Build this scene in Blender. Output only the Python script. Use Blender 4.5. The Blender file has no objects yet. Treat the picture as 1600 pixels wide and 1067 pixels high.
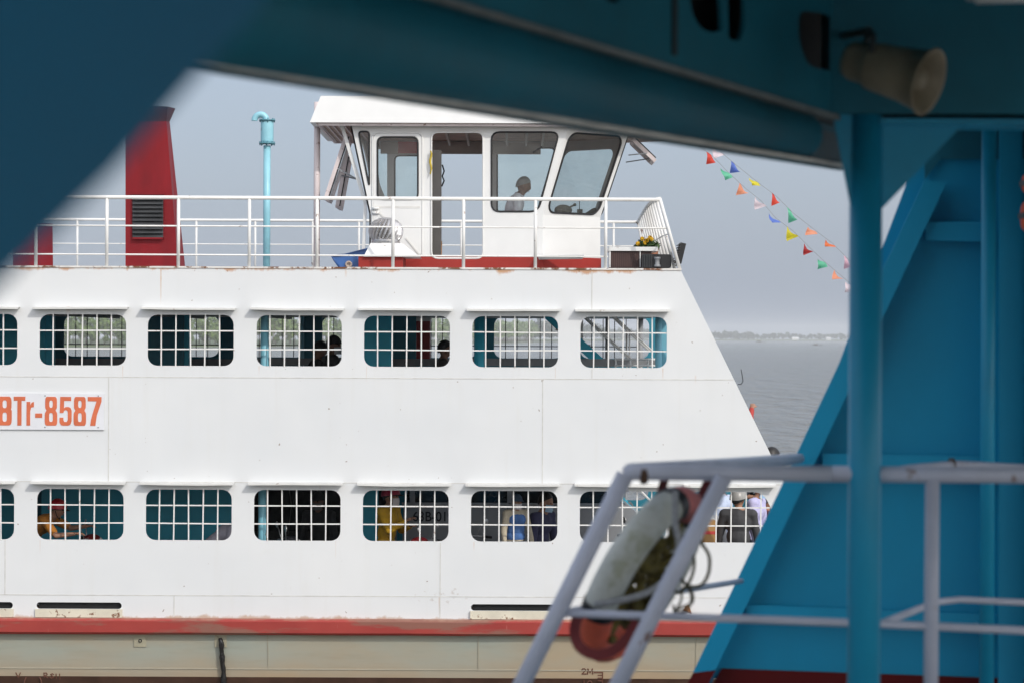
import bpy, bmesh, math, random
from mathutils import Vector, Matrix, noise
from mathutils.geometry import tessellate_polygon
R = math.radians
V = Vector
random.seed(7)
sc = bpy.context.scene
COL = sc.collection

# ------------------------------------------------------------------ camera, sky, sun, exposure
H = 4.8            # eye height above the river
F = 3778.0         # focal length in photo pixels (85 mm on a 36 mm wide frame)
ROLL = 0.0045
HOR = 526.0
cam = bpy.data.cameras.new('camera')
cam.lens = 85.0; cam.sensor_width = 36.0
cam.shift_y = (HOR - 533.5) / 1600.0
cam.clip_start = 0.05; cam.clip_end = 30000
cam.dof.use_dof = True; cam.dof.focus_distance = 30.6; cam.dof.aperture_fstop = 4.0
cam.dof.aperture_blades = 0
camo = bpy.data.objects.new('camera', cam); COL.objects.link(camo)
camo.matrix_world = Matrix.Translation((0, 0, H)) @ Matrix.Rotation(-ROLL, 4, 'Y') @ Matrix.Rotation(R(90), 4, 'X')
sc.camera = camo

SUN_EL, SUN_AZ = R(36), R(35)        # azimuth measured from -Y (behind the camera) towards +X
world = bpy.data.worlds.new('World'); sc.world = world
world.use_nodes = True
nt = world.node_tree; nt.nodes.clear()
sky = nt.nodes.new('ShaderNodeTexSky'); sky.sky_type = 'NISHITA'; sky.sun_disc = False
sky.sun_elevation = SUN_EL; sky.sun_rotation = math.pi - SUN_AZ
sky.air_density = 1.0; sky.dust_density = 3.5; sky.ozone_density = 2.0; sky.altitude = 0
bg = nt.nodes.new('ShaderNodeBackground'); bg.inputs[1].default_value = 0.15
# a humid, hazy day: the clear-sky gradient is evened out by a veil of milky air
veil = nt.nodes.new('ShaderNodeMixRGB'); veil.inputs[0].default_value = 0.6
VEIL = (3.62, 4.15, 5.2); SUNVEIL = (11.6, 11.9, 12.6)
wout = nt.nodes.new('ShaderNodeOutputWorld')
# ... and that veil is brighter on the sun's side of the sky (the aureole of a hazy day)
tc = nt.nodes.new('ShaderNodeTexCoord'); dp_ = nt.nodes.new('ShaderNodeVectorMath'); dp_.operation = 'DOT_PRODUCT'
to_sun = V((math.sin(SUN_AZ) * math.cos(SUN_EL), -math.cos(SUN_AZ) * math.cos(SUN_EL), math.sin(SUN_EL)))
dp_.inputs[1].default_value = to_sun; nt.links.new(tc.outputs['Generated'], dp_.inputs[0])
mr = nt.nodes.new('ShaderNodeMapRange'); mr.interpolation_type = 'SMOOTHSTEP'; mr.inputs[1].default_value = -0.6; mr.inputs[2].default_value = 1.0
nt.links.new(dp_.outputs['Value'], mr.inputs[0])
vm = nt.nodes.new('ShaderNodeMixRGB'); vm.inputs[1].default_value = (*VEIL, 1); vm.inputs[2].default_value = (*SUNVEIL, 1)
nt.links.new(mr.outputs[0], vm.inputs[0])
nt.links.new(vm.outputs[0], veil.inputs[2])
nt.links.new(sky.outputs[0], veil.inputs[1]); nt.links.new(veil.outputs[0], bg.inputs[0]); nt.links.new(bg.outputs[0], wout.inputs[0])

sl = bpy.data.lights.new('sun', 'SUN'); sl.energy = 2.0; sl.angle = R(0.6); sl.color = (1.0, 0.955, 0.89)
slo = bpy.data.objects.new('sun', sl); COL.objects.link(slo)
to_sun = V((math.sin(SUN_AZ) * math.cos(SUN_EL), -math.cos(SUN_AZ) * math.cos(SUN_EL), math.sin(SUN_EL)))
slo.rotation_euler = to_sun.to_track_quat('Z', 'Y').to_euler(); slo.location = (20, -20, 40)

sc.view_settings.view_transform = 'Standard'; sc.view_settings.look = 'None'
sc.view_settings.exposure = -0.10; sc.view_settings.gamma = 1.0
sc.cycles.max_bounces = 8; sc.cycles.transparent_max_bounces = 16; sc.cycles.volume_bounces = 0
sc.cycles.use_denoising = True

# ------------------------------------------------------------------ helpers
def P(u, v, d):
    """point seen at photo pixel (u, v), d metres in front of the eye"""
    du, dv = u - 800.0, v - HOR
    c, s = math.cos(ROLL), math.sin(ROLL)
    x = du * c + dv * s; y = dv * c - du * s
    return V((x / F * d, d, H - y / F * d))
D = 30.0
S = F / D
def X(u, v=526.0): return (u + ROLL * (v - 526.0) - 800.0) / S
def Z(v): return H - (v - HOR) / S          # v already freed from the camera's roll
def on_plane(u, v, p0, n):
    e = V((0, 0, H)); r = P(u, v, 1.0) - e
    return e + r * ((p0 - e).dot(n) / r.dot(n))

MATS = {}
def nodes_of(name):
    m = bpy.data.materials.new(name); m.use_nodes = True
    n = m.node_tree.nodes; l = m.node_tree.links
    return m, n, l, n['Principled BSDF']
def mth(n, l, op, a, b=None, c=None, clamp=False):
    q = n.new('ShaderNodeMath'); q.operation = op; q.use_clamp = clamp
    for i, x in enumerate((a, b, c)):
        if x is None: continue
        if isinstance(x, (int, float)): q.inputs[i].default_value = x
        else: l.new(x, q.inputs[i])
    return q.outputs[0]
def mixc(n, l, fac, a, b, mode='MIX'):
    q = n.new('ShaderNodeMixRGB'); q.blend_type = mode
    for i, x in enumerate((fac, a, b)):
        if isinstance(x, (int, float)): q.inputs[i].default_value = x
        elif isinstance(x, tuple): q.inputs[i].default_value = (*x, 1) if len(x) == 3 else x
        else: l.new(x, q.inputs[i])
    return q.outputs[0]
def nz(n, l, vec, scale, detail=4, rough=0.55, stretch=None):
    if stretch:
        mp = n.new('ShaderNodeMapping'); mp.inputs['Scale'].default_value = stretch
        l.new(vec, mp.inputs[0]); vec = mp.outputs[0]
    q = n.new('ShaderNodeTexNoise'); q.inputs['Scale'].default_value = scale
    q.inputs['Detail'].default_value = detail; q.inputs['Roughness'].default_value = rough
    l.new(vec, q.inputs['Vector']); return q.outputs[0]
def ramp(n, l, x, lo, hi):
    q = n.new('ShaderNodeMapRange'); q.clamp = True
    q.inputs[1].default_value = lo; q.inputs[2].default_value = hi
    l.new(x, q.inputs[0]); return q.outputs[0]
def M(name, col, rough=0.5, metal=0.0, var=0.12, scale=5.0, bump=0.0, bscale=40.0, rust=0.0, rscale=9.0, spec=0.5, stretch=None):
    """painted / plain surface: colour with blotchy variation, optional rust spots and fine bump"""
    if name in MATS: return MATS[name]
    m, n, l, b = nodes_of(name)
    pos = n.new('ShaderNodeNewGeometry').outputs['Position']
    a = nz(n, l, pos, scale, 5, stretch=stretch)
    f = ramp(n, l, a, 0.3, 0.7)
    dark = tuple(c * (1 - var) for c in col); lite = tuple(min(1, c * (1 + var * 0.6)) for c in col)
    c = mixc(n, l, f, dark, lite)
    if rust:
        r = ramp(n, l, nz(n, l, pos, rscale, 8, 0.7), 0.665 - rust * 0.2, 0.72 - rust * 0.2)
        c = mixc(n, l, r, c, (0.17, 0.07, 0.03))
    l.new(c, b.inputs['Base Color'])
    b.inputs['Roughness'].default_value = rough; b.inputs['Metallic'].default_value = metal
    b.inputs['Specular IOR Level'].default_value = spec
    rr = mth(n, l, 'MULTIPLY_ADD', a, 0.25, rough - 0.12, True); l.new(rr, b.inputs['Roughness'])
    if bump:
        bp = n.new('ShaderNodeBump'); bp.inputs['Strength'].default_value = bump; bp.inputs['Distance'].default_value = 0.02
        l.new(nz(n, l, pos, bscale, 3), bp.inputs['Height']); l.new(bp.outputs[0], b.inputs['Normal'])
    MATS[name] = m; return m

class MB:
    """collects polygons in world (or local) coordinates and links them as ONE mesh object"""
    def __init__(s): s.v = []; s.f = []; s.sm = []; s.mi = []; s.cur = 0
    def add(s, vs, fs, smooth=False):
        o = len(s.v); s.v += [V(p) for p in vs]
        for f in fs: s.f.append(tuple(o + i for i in f)); s.sm.append(smooth); s.mi.append(s.cur)
        return s
    def box(s, a, b):
        a, b = V(a), V(b); x0, y0, z0 = a; x1, y1, z1 = b
        x0, x1 = min(x0, x1), max(x0, x1); y0, y1 = min(y0, y1), max(y0, y1); z0, z1 = min(z0, z1), max(z0, z1)
        return s.add([(x0,y0,z0),(x1,y0,z0),(x1,y1,z0),(x0,y1,z0),(x0,y0,z1),(x1,y0,z1),(x1,y1,z1),(x0,y1,z1)],
                     [(0,3,2,1),(4,5,6,7),(0,1,5,4),(1,2,6,5),(2,3,7,6),(3,0,4,7)])
    def hexa(s, bot, top):
        n = len(bot); vs = list(bot) + list(top)
        fs = [tuple(range(n))[::-1], tuple(range(n, 2 * n))] + [(i, (i + 1) % n, n + (i + 1) % n, n + i) for i in range(n)]
        return s.add(vs, fs)
    def bar(s, p0, p1, w, h, up=(0, 0, 1)):
        p0, p1 = V(p0), V(p1); d = (p1 - p0).normalized(); up = V(up)
        sx = d.cross(up)
        if sx.length < 1e-5: sx = d.cross(V((0, 1, 0)))
        sx.normalize(); uz = sx.cross(d).normalized()
        a, b = sx * w / 2, uz * h / 2
        return s.hexa([p0 - a - b, p0 + a - b, p0 + a + b, p0 - a + b], [p1 - a - b, p1 + a - b, p1 + a + b, p1 - a + b])
    def tube(s, pts, r, n=10, closed=False, cap=True):
        pts = [V(p) for p in pts]; m = len(pts)
        rs = r if isinstance(r, (list, tuple)) else [r] * m
        rings = []; prev = None
        for i, p in enumerate(pts):
            if closed: t = (pts[(i + 1) % m] - pts[i - 1])
            else: t = pts[min(i + 1, m - 1)] - pts[max(i - 1, 0)]
            t.normalize()
            if prev is None:
                a = t.cross(V((0, 0, 1)))
                if a.length < 1e-3: a = t.cross(V((1, 0, 0)))
            else: a = prev - t * prev.dot(t)
            a.normalize(); prev = a; b = t.cross(a)
            rings.append([p + (a * math.cos(2 * math.pi * k / n) + b * math.sin(2 * math.pi * k / n)) * rs[i] for k in range(n)])
        vs = [q for ring in rings for q in ring]; fs = []
        for i in range(m if closed else m - 1):
            j = (i + 1) % m
            for k in range(n):
                fs.append((i * n + k, i * n + (k + 1) % n, j * n + (k + 1) % n, j * n + k))
        s.add(vs, fs, True)
        if cap and not closed:
            o = len(s.v) - len(vs)
            for ring, rev in ((0, True), (m - 1, False)):
                f = tuple(o + ring * n + k for k in range(n)); s.f.append(f[::-1] if rev else f); s.sm.append(False); s.mi.append(s.cur)
        return s
    def lathe(s, c, prof, n=24, axis=(0, 0, 1), smooth=True):
        c = V(c); ax = V(axis).normalized(); a = ax.cross(V((1, 0, 0)))
        if a.length < 1e-3: a = ax.cross(V((0, 1, 0)))
        a.normalize(); b = ax.cross(a); vs = []
        for r, h in prof:
            for k in range(n):
                t = 2 * math.pi * k / n; vs.append(c + ax * h + (a * math.cos(t) + b * math.sin(t)) * max(r, 1e-4))
        fs = [(i * n + k, i * n + (k + 1) % n, (i + 1) * n + (k + 1) % n, (i + 1) * n + k) for i in range(len(prof) - 1) for k in range(n)]
        return s.add(vs, fs, smooth)
    def ell(s, c, rad, rot=None, nu=16, nv=10, fn=None):
        c = V(c); vs = []; rot = rot or Matrix.Identity(3)
        for j in range(nv + 1):
            th = math.pi * j / nv
            for k in range(nu):
                ph = 2 * math.pi * k / nu
                q = V((math.sin(th) * math.cos(ph), math.sin(th) * math.sin(ph), math.cos(th)))
                if fn: q = fn(q)
                vs.append(c + rot @ V((q.x * rad[0], q.y * rad[1], q.z * rad[2])))
        fs = [(j * nu + k, (j + 1) * nu + k, (j + 1) * nu + (k + 1) % nu, j * nu + (k + 1) % nu) for j in range(nv) for k in range(nu)]
        return s.add(vs, fs, True)
    def caps(s, p0, p1, r0, r1, n=12):
        """tapered capsule"""
        p0, p1 = V(p0), V(p1); d = p1 - p0; L = d.length or 1e-6; d.normalize()
        prof = [(r0 * math.sin(t), -r0 * math.cos(t)) for t in [math.pi / 2 * i / 4 for i in range(5)]]
        prof += [(r1 * math.cos(t), L + r1 * math.sin(t)) for t in [math.pi / 2 * i / 4 for i in range(5)]]
        return s.lathe(p0, prof, n, d)
    def plate(s, loops, mp, t=0.006):
        """flat sheet with holes: loops = [outer, hole, ...] of 2-D points, mp(a, b, depth) -> 3-D"""
        pts = [V((a, b, 0)) for lp in loops for a, b in lp]
        tris = tessellate_polygon([[V((a, b, 0)) for a, b in lp] for lp in loops])
        n = len(pts)
        vs = [mp(p.x, p.y, 0) for p in pts] + [mp(p.x, p.y, t) for p in pts]
        fs = []
        nrm = V((0, 0, 0))
        for tr in tris:
            p, q, r = (pts[i] for i in tr)
            if (q - p).cross(r - p).z < 0: tr = (tr[0], tr[2], tr[1])
            fs.append(tuple(tr)); fs.append(tuple(n + i for i in tr[::-1]))
        o = 0
        for lp in loops:
            m = len(lp)
            fs += [(o + i, n + o + i, n + o + (i + 1) % m, o + (i + 1) % m) for i in range(m)]; o += m
        return s.add(vs, fs)
    def prism(s, poly, vec, hole=None):
        """polygon of 3-D points swept along vec"""
        vec = V(vec); return s.hexa([V(p) for p in poly], [V(p) + vec for p in poly])
    def build(s, name, mat, parent=None, label=None, recalc=True, local=False):
        me = bpy.data.meshes.new(name)
        off = V((0, 0, 0)) if (local or parent is None) else V(parent.get('_w', (0, 0, 0)))
        me.from_pydata([p - off for p in s.v], [], s.f); me.update()
        for m in (mat if isinstance(mat, (list, tuple)) else [mat]): me.materials.append(m)
        me.polygons.foreach_set('use_smooth', s.sm); me.polygons.foreach_set('material_index', s.mi)
        if recalc:
            bm = bmesh.new(); bm.from_mesh(me); bmesh.ops.recalc_face_normals(bm, faces=bm.faces); bm.to_mesh(me); bm.free()
        o = bpy.data.objects.new(name, me); COL.objects.link(o)
        if parent is not None:
            o.parent = parent
            if '_w' in parent: o['_w'] = parent['_w']
        if label: o['label'] = label
        return o
def tag(o, label, cat, group=None, kind=None):
    if label: o['label'] = label
    if cat: o['category'] = cat
    if group: o['group'] = group
    if kind: o['kind'] = kind
    return o
def thing(name, loc, label, cat, group=None):
    o = bpy.data.objects.new(name, None); COL.objects.link(o); o.location = loc; o['_w'] = tuple(loc)
    o.empty_display_size = 0.1
    return tag(o, label, cat, group)
def rr(a0, b0, a1, b1, r, n=5):
    """rounded rectangle loop"""
    r = min(r, abs(a1 - a0) / 2.01, abs(b1 - b0) / 2.01)
    out = []
    for cx, cy, t0 in ((a1 - r, b0 + r, -90), (a1 - r, b1 - r, 0), (a0 + r, b1 - r, 90), (a0 + r, b0 + r, 180)):
        out += [(cx + r * math.cos(R(t0 + 90 * k / n)), cy + r * math.sin(R(t0 + 90 * k / n))) for k in range(n + 1)]
    return out
def rpoly(pts, r, n=4):
    """polygon with rounded corners"""
    out = []; m = len(pts)
    for i in range(m):
        p, a, b = V(pts[i]).to_2d(), V(pts[i - 1]).to_2d(), V(pts[(i + 1) % m]).to_2d()
        da, db = (a - p), (b - p); k = min(r, da.length / 2.1, db.length / 2.1)
        q0, q1 = p + da.normalized() * k, p + db.normalized() * k
        for j in range(n + 1):
            t = j / n; w = q0 * (1 - t) ** 2 + p * 2 * t * (1 - t) + q1 * t * t
            out.append((w.x, w.y))
    return out
def rr3(u0, v0, u1, v1, r, d):
    return [P(a, b, d) for a, b in rr(u0, v0, u1, v1, r)]
# ------------------------------------------------------------------ materials
def white_steel():
    m, n, l, b = nodes_of('white ferry paint')
    pos = n.new('ShaderNodeNewGeometry').outputs['Position']
    sep = n.new('ShaderNodeSeparateXYZ'); l.new(pos, sep.inputs[0]); x, z = sep.outputs[0], sep.outputs[2]
    big = nz(n, l, pos, 0.7, 4)
    c = mixc(n, l, ramp(n, l, big, 0.3, 0.7), (0.665, 0.682, 0.692), (0.715, 0.725, 0.725))
    st = nz(n, l, pos, 1.0, 5, 0.6, (9.0, 1.0, 0.35))
    c = mixc(n, l, mth(n, l, 'MULTIPLY', ramp(n, l, st, 0.55, 0.8), 0.30), c, (0.62, 0.61, 0.57))
    blot = nz(n, l, pos, 2.2, 6, 0.65)
    c = mixc(n, l, mth(n, l, 'MULTIPLY', ramp(n, l, blot, 0.58, 0.75), 0.16), c, (0.66, 0.64, 0.58))
    # chipped specks
    sp = nz(n, l, pos, 14.0, 2, 0.5)
    c = mixc(n, l, mth(n, l, 'MULTIPLY', ramp(n, l, sp, 0.73, 0.75), 0.8), c, (0.22, 0.15, 0.11))
    # rust creeping down from the deck edge and up from the rubbing band
    def band(z0, sgn, depth, amount, thr):
        d = mth(n, l, 'MULTIPLY', mth(n, l, 'SUBTRACT', z0, z), sgn)
        edge = mth(n, l, 'SUBTRACT', 1.0, mth(n, l, 'DIVIDE', d, depth), None, True)
        nn = nz(n, l, pos, 2.6, 6, 0.7, (1.0, 1.0, 0.5))
        return mth(n, l, 'MULTIPLY', ramp(n, l, mth(n, l, 'ADD', mth(n, l, 'MULTIPLY', edge, 0.42), nn), thr, thr + 0.12), amount, None, True)
    f1 = band(Z(421.5), 1.0, 0.13, 0.8, 0.84)
    c = mixc(n, l, f1, c, (0.50, 0.22, 0.07))
    f2 = band(Z(967), -1.0, 0.12, 0.7, 0.82)
    c = mixc(n, l, f2, c, (0.42, 0.26, 0.15))
    for (xx, z0, z1, w, a) in DRIPS:
        dx = mth(n, l, 'ABSOLUTE', mth(n, l, 'SUBTRACT', x, xx))
        wob = mth(n, l, 'MULTIPLY', nz(n, l, pos, 8.0, 3), w * 1.5)
        fx = ramp(n, l, mth(n, l, 'SUBTRACT', wob, dx), 0.0, w * 0.6)
        fz = mth(n, l, 'MULTIPLY', ramp(n, l, z, z1, z1 + (z0 - z1) * 0.7), mth(n, l, 'LESS_THAN', z, z0))
        c = mixc(n, l, mth(n, l, 'MULTIPLY', mth(n, l, 'MULTIPLY', fx, fz), a), c, (0.52, 0.27, 0.09))
    # scuffed patch above the rub rail
    dx = mth(n, l, 'DIVIDE', mth(n, l, 'SUBTRACT', x, X(693)), 0.36); dz = mth(n, l, 'DIVIDE', mth(n, l, 'SUBTRACT', z, Z(931)), 0.11)
    rad = mth(n, l, 'ADD', mth(n, l, 'MULTIPLY', dx, dx), mth(n, l, 'MULTIPLY', dz, dz))
    scuff = mth(n, l, 'MULTIPLY', mth(n, l, 'LESS_THAN', rad, 1.0), ramp(n, l, nz(n, l, pos, 12.0, 6, 0.7), 0.56, 0.62))
    c = mixc(n, l, mth(n, l, 'MULTIPLY', scuff, 0.5), c, (0.45, 0.40, 0.36))
    l.new(c, b.inputs['Base Color'])
    b.inputs['Roughness'].default_value = 0.42; b.inputs['Specular IOR Level'].default_value = 0.4
    bp = n.new('ShaderNodeBump'); bp.inputs['Strength'].default_value = 0.30; bp.inputs['Distance'].default_value = 0.05
    l.new(nz(n, l, pos, 1.1, 2), bp.inputs['Height']); l.new(bp.outputs[0], b.inputs['Normal'])
    return m
DRIPS = [(X(251), Z(423), Z(482), 0.012, 0.8), (X(925), Z(423), Z(470), 0.006, 0.35), (X(107), Z(482), Z(496), 0.05, 0.25),
         (X(540), Z(423), Z(436), 0.03, 0.4), (X(780), Z(423), Z(433), 0.05, 0.4), (X(1087), Z(585), Z(600), 0.02, 0.2)]
DRIPS += [(X(u), Z(v), Z(v + dl), w, a) for u, v, dl, w, a in ((192, 574, 26, .010, .35), (405, 573, 18, .008, .3), (573, 573, 30, .007, .25), (868, 574, 22, .010, .35), (1036, 574, 20, .012, .4), (64, 846, 24, .009, .3), (526, 846, 30, .008, .3), (742, 846, 20, .010, .3), (1000, 846, 26, .008, .3), (688, 933, 30, .012, .35))]
WHITE = white_steel()
WTRIM = M('white trim paint', (0.74, 0.74, 0.72), 0.4, var=0.06, rust=0.12, rscale=7)
WRAIL = M('white rail paint', (0.78, 0.775, 0.75), 0.4, var=0.08, rust=0.18, rscale=6)
WBOX = M('weathered white wheelhouse paint', (0.73, 0.73, 0.715), 0.42, var=0.05, scale=2.5, bump=0.05, bscale=3)
PINKW = M('rust stained white mast paint', (0.70, 0.61, 0.60), 0.5, var=0.15, scale=3, rust=0.3, rscale=11, stretch=(3, 3, 0.6))
INBEIGE = M('wheelhouse lining', (0.50, 0.46, 0.41), 0.6, var=0.1, scale=4)
SEAMM = M('weld seam grime', (0.60, 0.59, 0.56), 0.6, var=0.2, scale=8)
def rubber(name, c): return M(name, c, 0.55, var=0.2)
BLACK = M('black rubber', (0.012, 0.012, 0.013), 0.5, var=0.2)
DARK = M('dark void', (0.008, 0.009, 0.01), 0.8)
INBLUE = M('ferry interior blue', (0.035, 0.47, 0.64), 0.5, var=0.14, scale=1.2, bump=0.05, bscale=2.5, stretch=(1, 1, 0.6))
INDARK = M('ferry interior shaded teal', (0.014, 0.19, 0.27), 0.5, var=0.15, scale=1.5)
SKYBLUE = M('light blue post paint', (0.22, 0.54, 0.66), 0.4, var=0.10, scale=5, rust=0.08)
PIPEBLUE = M('pale blue vent pipe', (0.28, 0.57, 0.66), 0.35, var=0.1, scale=7, rust=0.17, rscale=8)
FUNNEL = M('funnel red paint', (0.215, 0.009, 0.014), 0.5, spec=.22, var=0.22, scale=1.6, bump=0.06, bscale=2, stretch=(2.5, 2.5, 0.7))
BASERED = M('wheelhouse base red', (0.315, 0.030, 0.023), 0.55, spec=.25, var=0.15, scale=3)
CHROME = M('bare sheet aluminium', (0.62, 0.61, 0.61), 0.3, metal=0.65, var=0.2, scale=9)
GREY = M('grey painted steel', (0.23, 0.24, 0.25), 0.5, var=0.15)
BROWNP = M('brown ribbed panel', (0.10, 0.055, 0.045), 0.6, var=0.25, scale=8)
LOUV = M('louvre dark grey', (0.045, 0.047, 0.05), 0.5, var=0.3)
SOOT = M('sooty funnel cowl', (0.12, 0.035, 0.04), 0.6, var=0.4, scale=4)
TUBBLUE = M('blue plastic', (0.045, 0.13, 0.36), 0.4, var=0.2, scale=5)
PLY = M('varnished wood', (0.42, 0.24, 0.11), 0.5, var=0.2, scale=8)
YELLOW = M('yellow cloth', (0.62, 0.46, 0.05), 0.8, var=0.2)
ORLET = M('orange red lettering', (0.62, 0.145, 0.06), 0.45, var=0.14, scale=4)
BOARD = M('name board white', (0.70, 0.71, 0.74), 0.4, var=0.05)
DECKGREY = M('deck plate', (0.20, 0.22, 0.22), 0.6, var=0.2, scale=2)
DECKRED = M('red oxide deck', (0.21, 0.07, 0.055), 0.65, var=0.2, scale=2)
CEIL = M('deckhead paint', (0.34, 0.36, 0.37), 0.6, var=0.15)

def hull_mat():
    m, n, l, b = nodes_of('hull cream paint')
    pos = n.new('ShaderNodeNewGeometry').outputs['Position']
    sep = n.new('ShaderNodeSeparateXYZ'); l.new(pos, sep.inputs[0])
    tan = ramp(n, l, nz(n, l, pos, 0.8, 4, 0.6, (0.5, 1, 1.3)), 0.40, 0.62)
    c = mixc(n, l, tan, (0.375, 0.405, 0.35), (0.43, 0.36, 0.255))
    st = ramp(n, l, nz(n, l, pos, 1.0, 6, 0.65, (1.2, 1, 9)), 0.5, 0.75)
    c = mixc(n, l, mth(n, l, 'MULTIPLY', st, 0.35), c, (0.30, 0.27, 0.20))
    low = ramp(n, l, sep.outputs[2], Z(1060), Z(1015))
    c = mixc(n, l, mth(n, l, 'MULTIPLY', mth(n, l, 'SUBTRACT', 1.0, low), 0.45), c, (0.42, 0.27, 0.15))
    sc_ = ramp(n, l, nz(n, l, pos, 1.6, 7, 0.7, (0.8, 1, 7)), 0.69, 0.72)
    c = mixc(n, l, mth(n, l, 'MULTIPLY', sc_, 0.75), c, (0.12, 0.10, 0.08))
    l.new(c, b.inputs['Base Color']); b.inputs['Roughness'].default_value = 0.5
    bp = n.new('ShaderNodeBump'); bp.inputs['Strength'].default_value = 0.2; bp.inputs['Distance'].default_value = 0.05
    l.new(nz(n, l, pos, 1.6, 3), bp.inputs['Height']); l.new(bp.outputs[0], b.inputs['Normal'])
    return m
HULLM = hull_mat()
def band_mat():
    m, n, l, b = nodes_of('rub rail red')
    pos = n.new('ShaderNodeNewGeometry').outputs['Position']
    sep = n.new('ShaderNodeSeparateXYZ'); l.new(pos, sep.inputs[0])
    c = mixc(n, l, ramp(n, l, nz(n, l, pos, 2.0, 4), 0.3, 0.7), (0.285, 0.028, 0.022), (0.345, 0.042, 0.031))
    w = ramp(n, l, nz(n, l, pos, 1.3, 6, 0.65, (0.45, 1, 2.5)), 0.51, 0.58)
    c = mixc(n, l, mth(n, l, 'MULTIPLY', w, 0.7), c, (0.20, 0.12, 0.085))
    s2 = ramp(n, l, nz(n, l, pos, 1.0, 5, 0.7, (26, 1, 2)), 0.66, 0.72)
    c = mixc(n, l, mth(n, l, 'MULTIPLY', s2, 0.45), c, (0.60, 0.33, 0.27))
    top = ramp(n, l, mth(n, l, 'ADD', sep.outputs[2], mth(n, l, 'MULTIPLY', nz(n, l, pos, 5, 6, 0.7), 0.09)), Z(967) + 0.025, Z(967) + 0.055)
    c = mixc(n, l, mth(n, l, 'MULTIPLY', top, 0.7), c, (0.36, 0.22, 0.15))
    l.new(c, b.inputs['Base Color']); b.inputs['Roughness'].default_value = 0.55
    return m
BANDM = band_mat()
BOOT = M('boot top brown', (0.085, 0.04, 0.025), 0.6, var=0.3)
def glass_mat(name, tint, refl=1.0):
    m, n, l, b = nodes_of(name); n.remove(b)
    out = n['Material Output']
    t = n.new('ShaderNodeBsdfTransparent'); t.inputs[0].default_value = (*tint, 1)
    g = n.new('ShaderNodeBsdfGlossy'); g.inputs['Roughness'].default_value = 0.03
    f = n.new('ShaderNodeFresnel'); f.inputs[0].default_value = 1.5
    pos = n.new('ShaderNodeNewGeometry').outputs['Position']
    k = mth(n, l, 'MULTIPLY', f.outputs[0], refl, None, True)
    mx = n.new('ShaderNodeMixShader'); l.new(k, mx.inputs[0]); l.new(t.outputs[0], mx.inputs[1]); l.new(g.outputs[0], mx.inputs[2])
    # a thin film of dust
    d = n.new('ShaderNodeBsdfDiffuse'); d.inputs[0].default_value = (0.5, 0.5, 0.47, 1)
    m2 = n.new('ShaderNodeMixShader'); l.new(mth(n, l, 'MULTIPLY', ramp(n, l, nz(n, l, pos, 3.0, 5), 0.3, 0.75), 0.10), m2.inputs[0])
    l.new(mx.outputs[0], m2.inputs[1]); l.new(d.outputs[0], m2.inputs[2]); l.new(m2.outputs[0], out.inputs[0])
    return m
GLASS = glass_mat('window glass', (0.89, 0.95, 0.945))
CARGLASS = M('dark tinted vehicle glass', (0.012, 0.015, 0.017), 0.08, var=0.1)

# our own ferry
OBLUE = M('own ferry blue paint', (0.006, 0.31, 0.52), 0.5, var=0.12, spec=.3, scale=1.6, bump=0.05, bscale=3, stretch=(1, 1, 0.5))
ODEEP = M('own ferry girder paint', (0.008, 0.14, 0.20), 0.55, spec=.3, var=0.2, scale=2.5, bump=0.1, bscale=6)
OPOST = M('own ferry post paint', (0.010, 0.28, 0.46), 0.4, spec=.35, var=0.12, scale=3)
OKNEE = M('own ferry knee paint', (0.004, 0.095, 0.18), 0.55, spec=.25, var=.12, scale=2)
AWN = M('awning paint', (0.60, 0.60, 0.575), 0.5, var=0.08, scale=4, rust=0.2, rscale=6)
ORAIL = M('lavender grey rail paint', (0.50, 0.53, 0.63), 0.45, var=0.12, scale=5, rust=0.15, rscale=7)
OLIP = M('chipped grey edge strip', (0.72, 0.69, 0.63), 0.7, var=0.25, scale=14, bump=0.4, bscale=60)
ORED = M('dark red waterway paint', (0.11, 0.007, 0.007), 0.6, spec=.15, var=0.2, scale=3)

# ------------------------------------------------------------------ water, shore, haze
def water():
    m, n, l, b = nodes_of('river water')
    pos = n.new('ShaderNodeNewGeometry').outputs['Position']
    b.inputs['Base Color'].default_value = (0.165, 0.155, 0.125, 1); b.inputs['Roughness'].default_value = 0.15; b.inputs['Specular Tint'].default_value = (1, .96, .90, 1)
    b.inputs['IOR'].default_value = 1.33
    a = nz(n, l, pos, 0.55, 5, 0.6, (1.0, 0.75, 1)); c = nz(n, l, pos, 2.2, 3, 0.5, (1.0, 0.8, 1)); e = nz(n, l, pos, 0.06, 3, 0.5)
    h = mth(n, l, 'ADD', mth(n, l, 'MULTIPLY', a, 0.35), mth(n, l, 'MULTIPLY', c, 0.08))
    h = mth(n, l, 'ADD', h, mth(n, l, 'MULTIPLY', e, 1.2))
    k = nz(n, l, pos, 1.0, 6, 0.62, (1.1, 0.33, 1)); h = mth(n, l, 'ADD', h, mth(n, l, 'MULTIPLY', k, 1.9))
    k3 = nz(n, l, pos, 1.0, 4, 0.6, (0.45, 0.10, 1)); h = mth(n, l, 'ADD', h, mth(n, l, 'MULTIPLY', k3, 6.5))
    k2 = nz(n, l, pos, 1.0, 4, 0.6, (0.12, 0.02, 1)); h = mth(n, l, 'ADD', h, mth(n, l, 'MULTIPLY', k2, 5.0))
    bp = n.new('ShaderNodeBump'); bp.inputs['Strength'].default_value = 1.0; bp.inputs['Distance'].default_value = 0.55
    l.new(h, bp.inputs['Height']); l.new(bp.outputs[0], b.inputs['Normal'])
    mb = MB(); mb.add([(-3500, -300, 0), (3500, -300, 0), (3500, 5200, 0), (-3500, 5200, 0)], [(0, 1, 2, 3)])
    o = mb.build('river_water', m); tag(o, None, None, kind='structure')
water()
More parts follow.
